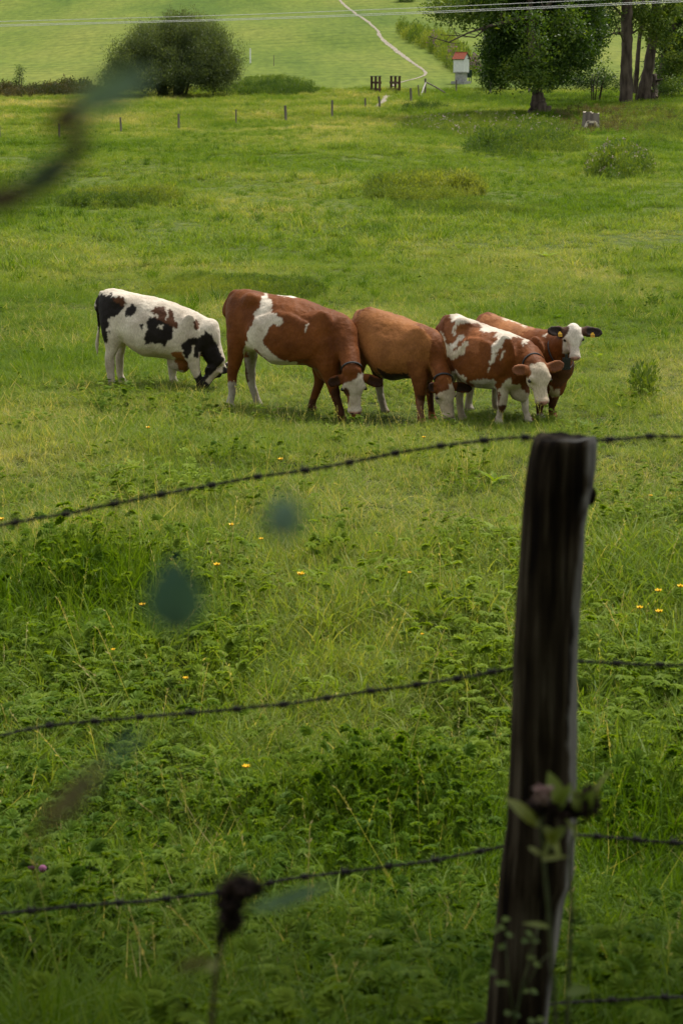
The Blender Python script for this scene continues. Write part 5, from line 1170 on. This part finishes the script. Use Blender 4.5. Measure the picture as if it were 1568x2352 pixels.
BX = {0: [33, 150, 262, 370, 485, 590, 700, 800, 905, 1010, 1110, 1205, 1398, 1490, 1585], 1: [112, 216, 320, 436, 544, 650, 750, 850, 956, 1050, 1128, 1416, 1511], 2: [72, 169, 274, 382, 504, 620, 700, 791, 891, 999, 1100, 1370, 1460, 1545], 3: [1190, 1405, 1524]}
for w, (pts, lb) in enumerate(((W1, 'topmost barbed wire, sagging from the left up to the top of the near post'), (W2, 'second barbed wire from the top, crossing the near post at half height'),
                               (W3, 'third barbed wire from the top, running behind the dark seed head'), (W4, 'lowest barbed wire, seen at the bottom right corner'))):
    px = np.array([p[0] for p in pts], float); py = np.array([p[1] for p in pts], float)
    q = np.linspace(px[0], px[-1], 700); g = np.exp(-np.linspace(-2, 2, 31)**2); g /= g.sum(); yy = np.convolve(np.pad(np.interp(q, px, py), 15, 'edge'), g, 'valid')
    yy = yy+1.5*noise(q*.012, w*3.1, 0, seed=12)
    c = np.array([list(at_y(a, b, YW)) for a, b in zip(q, yy)]); r0 = Vector(c[350]); root = empty('barbed_wire', r0); tag(root, lb, 'barbed wire', 'barbed wires of the near fence')
    s_ = np.concatenate([[0], np.cumsum(np.linalg.norm(np.diff(c, axis=0), axis=1))])
    fine = np.linspace(0, s_[-1], int(s_[-1]/.006)); cc = np.stack([np.interp(fine, s_, c[:, k]) for k in range(3)], 1)
    for ph in (0, math.pi):
        tw = fine*2*math.pi/.045+ph; pp = cc+np.stack([np.zeros_like(tw), np.cos(tw)*.0022, np.sin(tw)*.0022], 1)
        m = MB(); m.tube(pp, .0018, 5); m.build('strand', M_WIRE, root, smooth=True)
    for x in BX[w]:
        p = at_y(x, float(np.interp(x, q, yy)), YW); o = bpy.data.objects.new('barb', barb_data); COL.objects.link(o); o.parent = root; o.location = p-r0
        sl = (np.interp(x+10, q, yy)-np.interp(x-10, q, yy))/20; o.rotation_euler = (rng.uniform(0, 3), math.atan(sl), 0); o.scale = (1.5, 1.35, 1.35)
# ---------------------------------------------------------------- plants close to the lens
M_STEM = noisy_mat('green stem', (.05, .07, .02), (.10, .11, .04), scale=20, rough=.6)
M_BSTEM = noisy_mat('brown stem', (.04, .022, .015), (.09, .05, .03), scale=20, rough=.7)
M_NLEAF = leaf_mat('yellow-green leaf', [(0, (.06, .11, .015)), (.5, (.14, .20, .03)), (1, (.30, .32, .10))], trans=.35, pn=9)
M_BLEAF = leaf_mat('blue-green leaf', [(0, (.065, .15, .14)), (.5, (.11, .22, .205)), (1, (.22, .34, .32))], trans=.3, rough=.5, spec=.25, pn=9)
M_BRLEAF = leaf_mat('brown leaf', [(0, (.05, .042, .02)), (.5, (.09, .08, .04)), (1, (.20, .18, .15))], trans=.25, pn=9)
M_DRY = noisy_mat('dark dry flower head', (.012, .008, .007), (.06, .035, .025), scale=90, rough=.9, bump=.4); M_HEADP = noisy_mat('faded pink flower head', (.25, .14, .13), (.45, .32, .27), scale=90, rough=.9, bump=.3)
def set_tint(o, t): a = o.data.attributes.new('tint', 'FLOAT', 'POINT'); a.data.foreach_set('value', np.full(len(o.data.vertices), t, np.float32)); return o
def stem_obj(root, pts, Y, r, mat, name='stem'):
    m = MB(); P = [at_y(p[0], p[1], Y+(p[2] if len(p) > 2 else 0)) for p in pts]; m.tube(P, np.linspace(r, r*.7, len(P)), 6)
    return m.build(name, mat, root, smooth=True)
def leaf_obj(root, p0, p1, Y, W, mat, t=.5, up=(0, -.5, 1), dy=0, name='leaf', fold=.2, droop=.15):
    a, b = at_y(*p0, Y), at_y(*p1, Y+dy); d = b-a; V, F = leaf_shape(a, d, up, d.length, W, fold, droop, seg=10)
    return set_tint(mesh_np(name, V-np.array(root.location), F, mat, root, True), t)
def ragged(root, p, Y, r, mat, n=46, name='flower_head', sc=(1, 1, 1)):
    c = np.array(at_y(*p, Y))-np.array(root.location); m = MB()
    for _ in range(n):
        d = rng.normal(0, 1, 3)*np.array(sc); L = np.linalg.norm(d); d = d/L; e = c+d*r*rng.uniform(.7, 1.25)*np.array(sc); m.tube([c, c*.4+e*.6+rng.normal(0, r*.08, 3), e], [r*.22, r*.16, r*.03], 5)
    V = np.concatenate(m.v); return mesh_np(name, V, [np.array(f) for f in m.f.values()], mat, root, True)
# weed in front of the post
Y = 2.35; root = empty('knapweed', at_y(1290, 2800, Y)); tag(root, 'blurred yellow-green weed with dark flower heads in front of the near post', 'plant')
stem_obj(root, [(1302, 2800), (1290, 2500), (1276, 2352), (1266, 2200), (1258, 2080), (1248, 1980), (1242, 1900), (1250, 1850)], Y, .0032, M_STEM)
stem_obj(root, [(1300, 2800), (1302, 2352), (1308, 2200), (1312, 2080), (1308, 1990), (1310, 1940), (1325, 1880)], Y+.02, .0030, M_STEM)
for p0, p1, w, t in (((1240, 1900), (1165, 1826), .022, .85), ((1240, 1898), (1205, 1850), .018, .7), ((1285, 1850), (1262, 1770), .022, .6), ((1280, 1860), (1305, 1800), .016, .5), ((1340, 1862), (1316, 1812), .026, .65), ((1345, 1860), (1358, 1816), .02, .5), ((1245, 1900), (1300, 1968), .024, .7), ((1300, 1900), (1240, 1950), .018, .6),
                     ((1325, 1935), (1310, 1880), .018, .7), ((1242, 1975), (1300, 1962), .010, .8), ((1240, 1965), (1212, 1940), .008, .8), ((1245, 1968), (1262, 1935), .008, .7), ((1262, 2130), (1200, 2115), .009, .7), ((1340, 1890), (1378, 1790), .012, .9), ((1345, 1845), (1400, 1760), .007, 1.0), ((1300, 2280), (1350, 2270), .02, .35)):
    leaf_obj(root, p0, p1, Y-.01, w, M_NLEAF, t, dy=rng.uniform(-.02, .02))
ragged(root, (1245, 1822), Y-.02, .014, M_HEADP, 70); ragged(root, (1262, 1852), Y, .018, M_DRY, 70, sc=(1.5, 1, .8)); ragged(root, (1300, 1862), Y, .019, M_DRY, 70, sc=(1.4, 1, .8)); ragged(root, (1348, 1848), Y, .020, M_DRY, 80); ragged(root, (1355, 1820), Y, .012, M_DRY)
Y = 2.6; root = empty('small_weed', at_y(1170, 2850, Y)); tag(root, 'small blurred branching weed with tiny yellow-green leaves at the bottom of the near post', 'plant')
stem_obj(root, [(1165, 2850), (1180, 2352), (1200, 2260), (1225, 2170), (1235, 2130)], Y, .002, M_STEM); stem_obj(root, [(1180, 2352), (1165, 2230), (1160, 2160)], Y, .0013, M_STEM); stem_obj(root, [(1195, 2285), (1240, 2210), (1260, 2190)], Y, .0013, M_STEM)
for x, y_ in ((1160, 2110), (1150, 2130), (1168, 2145), (1135, 2140), (1215, 2145), (1228, 2160), (1205, 2160), (1152, 2175), (1218, 2195), (1232, 2215), (1145, 2255), (1160, 2262), (1205, 2270), (1225, 2280), (1185, 2335), (1220, 2345), (1165, 2330), (1240, 2340), (1130, 2235)):
    leaf_obj(root, (x-9, y_+rng.uniform(-6, 6)), (x+11, y_+rng.uniform(-6, 6)), Y, .010, M_NLEAF, rng.uniform(.0, .45))
# dark seed head
Y = 1.6; root = empty('seed_head', at_y(470, 2900, Y)); tag(root, 'dark blurred seed head on a thin stalk in front of the third barbed wire', 'plant')
stem_obj(root, [(468, 2900), (478, 2500), (486, 2352), (494, 2260), (502, 2200), (510, 2150), (520, 2090), (540, 2040)], Y, .0026, M_BSTEM)
ragged(root, (553, 2040), Y, .015, M_DRY, 90, sc=(1.4, 1, 1)); ragged(root, (530, 2090), Y, .016, M_DRY, 90, sc=(1, 1, 1.4)); ragged(root, (508, 2150), Y, .007, M_DRY, sc=(1, 1, 1.6)); ragged(root, (590, 2030), Y, .006, M_DRY, sc=(1.4, 1, .8)); ragged(root, (545, 2130), Y, .005, M_DRY, sc=(.8, 1, 1.4))
leaf_obj(root, (575, 2090), (770, 2030), 1.05, .008, M_BLEAF, .8, up=(0, -1, .3)); leaf_obj(root, (500, 2210), (470, 2230), 1.5, .010, M_NLEAF, .8)
leaf_obj(root, (490, 2200), (400, 2230), 1.0, .006, M_BRLEAF, .7, up=(0, -1, .2))
# out-of-focus twigs right in front of the lens
def sprig(label, name, Y, stem, leaves, r=.0005, mat=M_BSTEM):
    root = empty(name, at_y(stem[0][0], stem[0][1], Y)); tag(root, label, 'twig', 'blurred twigs close to the lens')
    stem_obj(root, stem, Y, r, mat)
    for p0, p1, w, mt, t in leaves: leaf_obj(root, p0, p1, Y, w, mt, t, up=(.1, -1, .25), dy=.004, fold=.12)
sprig('large blurred blue-green leaf on a thin stalk, lower of the two', 'leafy_sprig', .60, [(450, 2900), (425, 2300), (410, 1800), (405, 1440)], [((407, 1455), (398, 1278), .019, M_BLEAF, .35), ((392, 1455), (418, 1368), .011, M_BRLEAF, 1.0)], .0004)
sprig('smaller blurred blue-green leaf, upper right of the large one', 'leafy_sprig', .60, [(680, 2900), (665, 2000), (655, 1500), (650, 1245)], [((650, 1240), (655, 1130), .0125, M_BLEAF, .9), ((640, 1240), (652, 1190), .006, M_BRLEAF, 1.0)], .0003)
sprig('faint blurred brown leaf at the lower left above the third barbed wire', 'leafy_sprig', .62, [(40, 2900), (70, 2300), (95, 1980), (130, 1850)], [((95, 1900), (255, 1740), .0085, M_BRLEAF, .9), ((235, 1755), (335, 1675), .0045, M_BLEAF, .6), ((60, 1960), (130, 1850), .0028, M_BRLEAF, .4)], .0004)
sprig('blurred dark arching twig with blue-green leaves at the upper left edge', 'arching_twig', .56, [(-260, 520), (-100, 480), (0, 462), (70, 440), (120, 408), (165, 352), (185, 310), (170, 280), (150, 262), (165, 240)],
      [((-60, 478), (110, 425), .0085, M_BRLEAF, .15), ((50, 450), (190, 335), .0095, M_BLEAF, .15), ((150, 385), (212, 290), .0060, M_BRLEAF, .15), ((110, 310), (225, 205), .0080, M_BRLEAF, .3), ((170, 250), (350, 160), .0105, M_BLEAF, 1.0)], .0020)
# ---------------------------------------------------------------- meadow grass and herbs (ground cover)
def pat(x, y): return fbm(x*.22, y*.16, seed=41, o=3)
def build_cover(name, temps, wts, n, a, b, size, tint0, tv, mat, margin, label, keep=None, tallamp=.3, tilt=.12, tnoise=.0):
    x, y = zone(n, a, b, margin)
    if keep is not None: k = keep(x, y); x, y = x[k], y[k]
    n = len(x); P = np.stack([x, y, ground_z(x, y)-.006], 1)
    s_ = size*(1+tallamp*fbm(x*.5, y*.4, seed=47))*rng.uniform(.7, 1.3, n); s_ = np.maximum(s_, size*.5)
    hz = TALL(x, y); Sc = np.stack([s_, s_, s_*hz], 1)
    t = tint0(x, y)+tv*pat(x, y)+rng.normal(0, .07, n)
    idx = rng.choice(len(temps), n, p=np.array(wts)/sum(wts))
    rot = np.stack([rng.normal(0, tilt, n), rng.normal(0, tilt, n), rng.uniform(0, 6.283, n)], 1)
    o = gn_scatter(name, temps, P, rot, Sc, np.clip(t, 0, 1), idx, mat); o['label'] = label; return o
def gauss(x, y, px, py, rx, ry):
    c = hit(px, py); e = hit(px, py-ry); sc = scale_at(c); return np.exp(-(((x-c.x)/(rx/sc))**2+((y-c.y)/max(e.y-c.y, .05))**2))
# where the grass stands high and lush (clumps seen in the foreground)
LUSH = [(880, 1900, 260, 110, 1.1), (180, 1420, 260, 90, .9), (1080, 1110, 90, 35, .6), (380, 1260, 200, 60, .35), (100, 2250, 200, 120, .4), (1480, 1980, 120, 120, .6), (1420, 935, 70, 22, .5), (1450, 1230, 60, 40, .3), (720, 1270, 120, 60, .35), (250, 1560, 200, 60, .3)]
def TALL(x, y):
    r = np.ones_like(x)
    for px, py, rx, ry, k in LUSH: r = r+k*gauss(x, y, px, py, rx, ry)
    r = r*(1-.38*gauss(x, y, 1030, 945, 420, 50)-.25*gauss(x, y, 400, 905, 250, 40))
    return r*(1+.25*noise(x*1.3, y*1.1, seed=15))
def lush(x, y):
    r = np.zeros_like(x)
    for px, py, rx, ry, k in LUSH: r = r+k*gauss(x, y, px, py, rx, ry)
    return np.clip(r, 0, 1)
# tint by place: deep green near the fence, yellower pasture further out
def tint_y(x, y):
    t = np.interp(y, [3, 8, 12, 16, 22, 34, 60, 100, 125, 160], [.42, .45, .50, .57, .62, .60, .59, .60, .66, .64])
    return t-.22*lush(x, y)-.26*gauss(x, y, 1330, 235, 330, 26)-.14*gauss(x, y, 1300, 290, 380, 60)-.12*gauss(x, y, 1250, 480, 420, 40)  # darker green under the far trees puts their shade into the tint
near_t = [merge([blades(12, .125, .0075, .05, .4, .9, 4), blades(9, .075, .0065, .06, .6, 1.0, 3)]) for _ in range(4)] + [merge([blades(10, .19, .008, .05, .3, .8, 5)]) for _ in range(3)]
mid_t = [merge([blades(18, .085, .006, .07, .6, 1.0, 3)]) for _ in range(5)] + [merge([blades(16, .13, .005, .05, .35, .7, 3)]) for _ in range(3)]
far_t = [merge([blades(34, .10, .013, .17, .6, .8, 2)]) for _ in range(5)] + [merge([blades(30, .17, .012, .12, .4, .6, 2)]) for _ in range(2)]
herb_t = [herb(9, .11, .13, .040), herb(7, .09, .10, .046), herb(11, .14, .18, .046), herb(8, .10, .06, .03, lobes=3), herb(12, .13, .10, .024, lobes=3)]
def rosette(n=8, L=.17, W=.055):
    ps = []
    for k in range(n):
        a = 6.283*k/n+rng.uniform(-.3, .3); ps.append(leaf_shape((0, 0, .02), (math.cos(a), math.sin(a), rng.uniform(.5, 1.6)), (0, 0, 1), L*rng.uniform(.7, 1.2), W, .2, .45, 4))
    return merge(ps)
herb_t += [rosette(), rosette(7, .22, .07)]
stalk_t = [stalk(.38), stalk(.30, 3), stalk(.46, 5), stalk(.25, 2, head=.014)]
def no_path(x, y):
    px, py = proj(np.stack([x, y, ground_z(x, y)], -1)); return ~((py > 222) & (py < 250) & (np.abs(px-(880-(py-232)*.95)) < 8))
build_cover('meadow_grass', near_t, [3, 3, 3, 3, 1, 1, 1], 36000, 4.2, 15, 1.0, lambda x, y: tint_y(x, y)-.03, .13, M_BLADE_I, 1.3, 'long green grass just behind the near fence', tallamp=.5)
build_cover('meadow_grass', mid_t, [3, 3, 3, 3, 3, 1, 1, 1], 90000, 13, 42, 1.0, tint_y, .20, M_BLADE_I, 1.5, 'grazed yellow-green grass around the cows')
build_cover('meadow_grass', far_t, [3, 3, 3, 3, 3, .7, .7], 75000, 38, 134, 1.15, tint_y, .18, M_BLADE_I, 4, 'uneven pasture grass beyond the cows', tallamp=.5)
build_cover('meadow_grass', far_t, [1, 1, 1, 1, 1, 3, 3], 26000, 116, 168, 1.7, lambda x, y: tint_y(x, y)+.06*noise(x*.05, y*.13, seed=88), .2, M_BLADE_I, 6, 'tall yellowish grass beyond the far fence', keep=no_path)
dens = lambda x, y: rng.uniform(0, 1, len(x)) < np.clip(.36*np.interp(y, [15, 24], [1, .5])+.75*fbm(x*1.1, y*.8, seed=66)+.7*lush(x, y), .03, 1)
hz = lambda x, y: np.interp(y, [5, 10, 20], [.55, .56, .64])-.08*lush(x, y)
build_cover('meadow_herbs', herb_t, [3, 3, 2, 2, 2, .06, .04], 20000, 4.2, 24, 1.15, hz, .22, M_HERB_I, 1.3, 'lobed green leaves of buttercups and herbs among the near grass', keep=lambda x, y: dens(x, y) & (rng.uniform(0, 1, len(x)) < np.interp(y, [8, 12.5, 18], [1, .6, .06])))
build_cover('meadow_herbs', herb_t, [2, 2, 1, 2, 2, .2, .1], 3500, 18, 42, .95, lambda x, y: .66+0*x, .3, M_HERB_I, 2, 'small herb leaves scattered in the pasture', keep=dens)
build_cover('meadow_stalks', stalk_t, [2, 2, 1, 3], 1300, 4.5, 22, 1.0, lambda x, y: .86+0*x, .1, M_BLADE_I, 1.3, 'dry straw-coloured flowering grass stalks', tilt=.35)
build_cover('meadow_stalks', stalk_t, [2, 2, 1, 3], 900, 16, 30, .85, lambda x, y: .86+0*x, .1, M_BLADE_I, 2, 'dry grass stalks around the cows', tilt=.45)
# loose straw lying about
straw_t = [merge([blades(6, .16, .004, .08, 1.2, .2, 2)]) for _ in range(3)]
build_cover('dry_straw', straw_t, [1, 1, 1], 11000, 5, 34, 1.0, lambda x, y: .93+0*x, .1, M_BLADE_I, 1.5, 'dry straw blades lying in the grass', tilt=.5, keep=lambda x, y: rng.uniform(0, 1, len(x)) < np.clip(.5+.8*fbm(x*.5, y*.5, seed=99), 0, 1))
# darker tufts dotted over the far pasture
tuft_t = [merge([blades(30, .28, .016, .14, .4, .5, 2)]) for _ in range(3)]
build_cover('rough_tufts', tuft_t, [1, 1, 1], 6500, 27, 132, .7, lambda x, y: .28+0*x, .1, M_BLADE_I, 4, 'darker rough tufts dotted over the pasture', keep=lambda x, y: noise(x*.35, y*.16, seed=77) > .0)
# yellow buttercups, each one a thing
M_PETAL = noisy_mat('yellow petal', (.86, .52, .01), (.92, .62, .02), rough=.35, bump=0); M_PURP = noisy_mat('pink clover', (.35, .10, .22), (.50, .22, .36), rough=.8, bump=.2)
def flower(px, py, d, label, group, mat=M_PETAL, hgt=.34, name='buttercup', cat='flower'):
    q = py; hgt = hgt*rng.uniform(.9, 1.15); d = d*3.0
    for _ in range(6):
        g = hit(px, q); q += py-proj(np.array([g.x, g.y, g.z+hgt]))[1]
    r = empty(name, g, rng.uniform(0, 6)); tag(r, label, cat, group)
    m = MB(); m.tube([(0, 0, 0), (.01, 0, hgt*.5), (0, 0, hgt)], .0012, 5); _loc(m, 'stem', M_STEM, r)
    if mat is M_PETAL:
        for k in range(8):
            a = 2*math.pi*k/8; V, F = leaf_shape((0, 0, hgt), (math.cos(a), math.sin(a), .45+.25*(k % 2)), (0, 0, 1), d*.5, d*.36, .05, -.15, seg=3); mesh_np('petal', V, F, mat, r, True)
    else: add_sphere('bloom', (0, 0, hgt), d*.5, mat, r, 9, 6, (1, 1, .9))
FL = [((691, 1322), .024, 'buttercup in the middle, below the small blurred leaf'), ((500, 1300), .022, 'buttercup just right of the large blurred leaf'), ((533, 1208), .020, 'buttercup above and left of the small blurred leaf'), ((330, 1392), .020, 'buttercup at the left edge of the large blurred leaf'),
      ((1507, 1360), .022, 'buttercup right of the post, upper one beside another'), ((1557, 1350), .022, 'buttercup cut close to the right edge, right of the post'), ((1464, 1399), .020, 'left one of the lower buttercups right of the post'), ((1508, 1408), .022, 'right one of the lower buttercups right of the post'),
      ((567, 1764), .016, 'single buttercup below the second barbed wire'), ((645, 1057), .022, 'buttercup just above the top barbed wire, middle'), ((972, 1006), .018, 'buttercup above the top barbed wire, left of the post'), ((601, 1240), .016, 'orange buttercup just below the small blurred leaf'),
      ((939, 1317), .013, 'tiny buttercup halfway between the small blurred leaf and the post'), ((429, 1560), .014, 'tiny buttercup above the second wire, left'), ((264, 1494), .012, 'tiny buttercup below and left of the large blurred leaf'), ((8, 1195), .022, 'buttercup at the left edge above the top barbed wire'),
      ((968, 1458), .010, 'tiny buttercup above the second barbed wire, right'), ((342, 984), .020, 'buttercup below the hooves of the black and white cow'), ((1490, 1140), .014, 'small buttercup right of the top of the post')]
for (x, y_), d, lb in FL: flower(x, y_, d, lb, 'yellow buttercups in the meadow')
for (x, y_), d, lb in (((80, 1987), .013, 'leftmost pink clover flower near the left edge'), ((105, 1995), .010, 'middle pink clover flower near the left edge'), ((150, 1992), .012, 'rightmost pink clover flower near the left edge'), ((1228, 2372-720), .010, 'purple clover flower near the post')):
    flower(x, y_, d, lb, 'pink clover flowers', M_PURP, .28, 'clover_flower')
# ---------------------------------------------------------------- unseen trees placed out of the picture to shade the foreground
def shade_tree(x, y, cx, cy, cz, rx, ry, rz, n, label, lo=2.2, size=1.0):
    b = Vector((x, y, float(ground_z(x, y)))); r = empty('unseen_tree', b); tag(r, label, 'tree', 'unseen trees shading the foreground')
    m = MB(); m.tube([b, b+Vector(((cx-x)*.1, (cy-y)*.1, 3.5)), b+Vector(((cx-x)*.5, (cy-y)*.5, 8))], [.34, .28, .15], 10); m.build('trunk', M_BARK, r, smooth=True)
    P = rng.normal(0, 1, (n, 3)); P /= np.linalg.norm(P, axis=1)[:, None]; P = P*(rng.uniform(.2, 1, n)**.5)[:, None]*np.array([rx, ry, rz])+np.array([cx, cy, cz])
    P = P[(noise(P[:, 0]*.7, P[:, 1]*.7, P[:, 2]*.7, seed=2) > -.35) & (P[:, 2] > lo)]
    scatter('crown', T_LEAF, P, rand_rot(len(P), .6), rng.uniform(.7, 1.2, len(P))*size, np.full(len(P), .3), M_OAK, r)
shade_tree(7.5, 7.5, 3.0, 7.6, 6.4, 5.2, 3.4, 2.4, 1300, 'unseen leafy tree beside the fence whose boughs shade the nearest grass')
for k, (x, y) in enumerate(((-9, -5.5), (-3.5, -8), (2.5, -6.5), (8.5, -5))):  # unseen row placed behind the camera to darken the foreground
    shade_tree(x, y, x, y, 4.5, 4.0, 3.2, 6.5, 1000, ('leftmost tree of the dense unseen row behind the camera', 'second tree from the left in the unseen row behind the camera', 'third tree from the left in the unseen row behind the camera', 'rightmost tree of the dense unseen row behind the camera')[k], lo=-1.2, size=2.4)
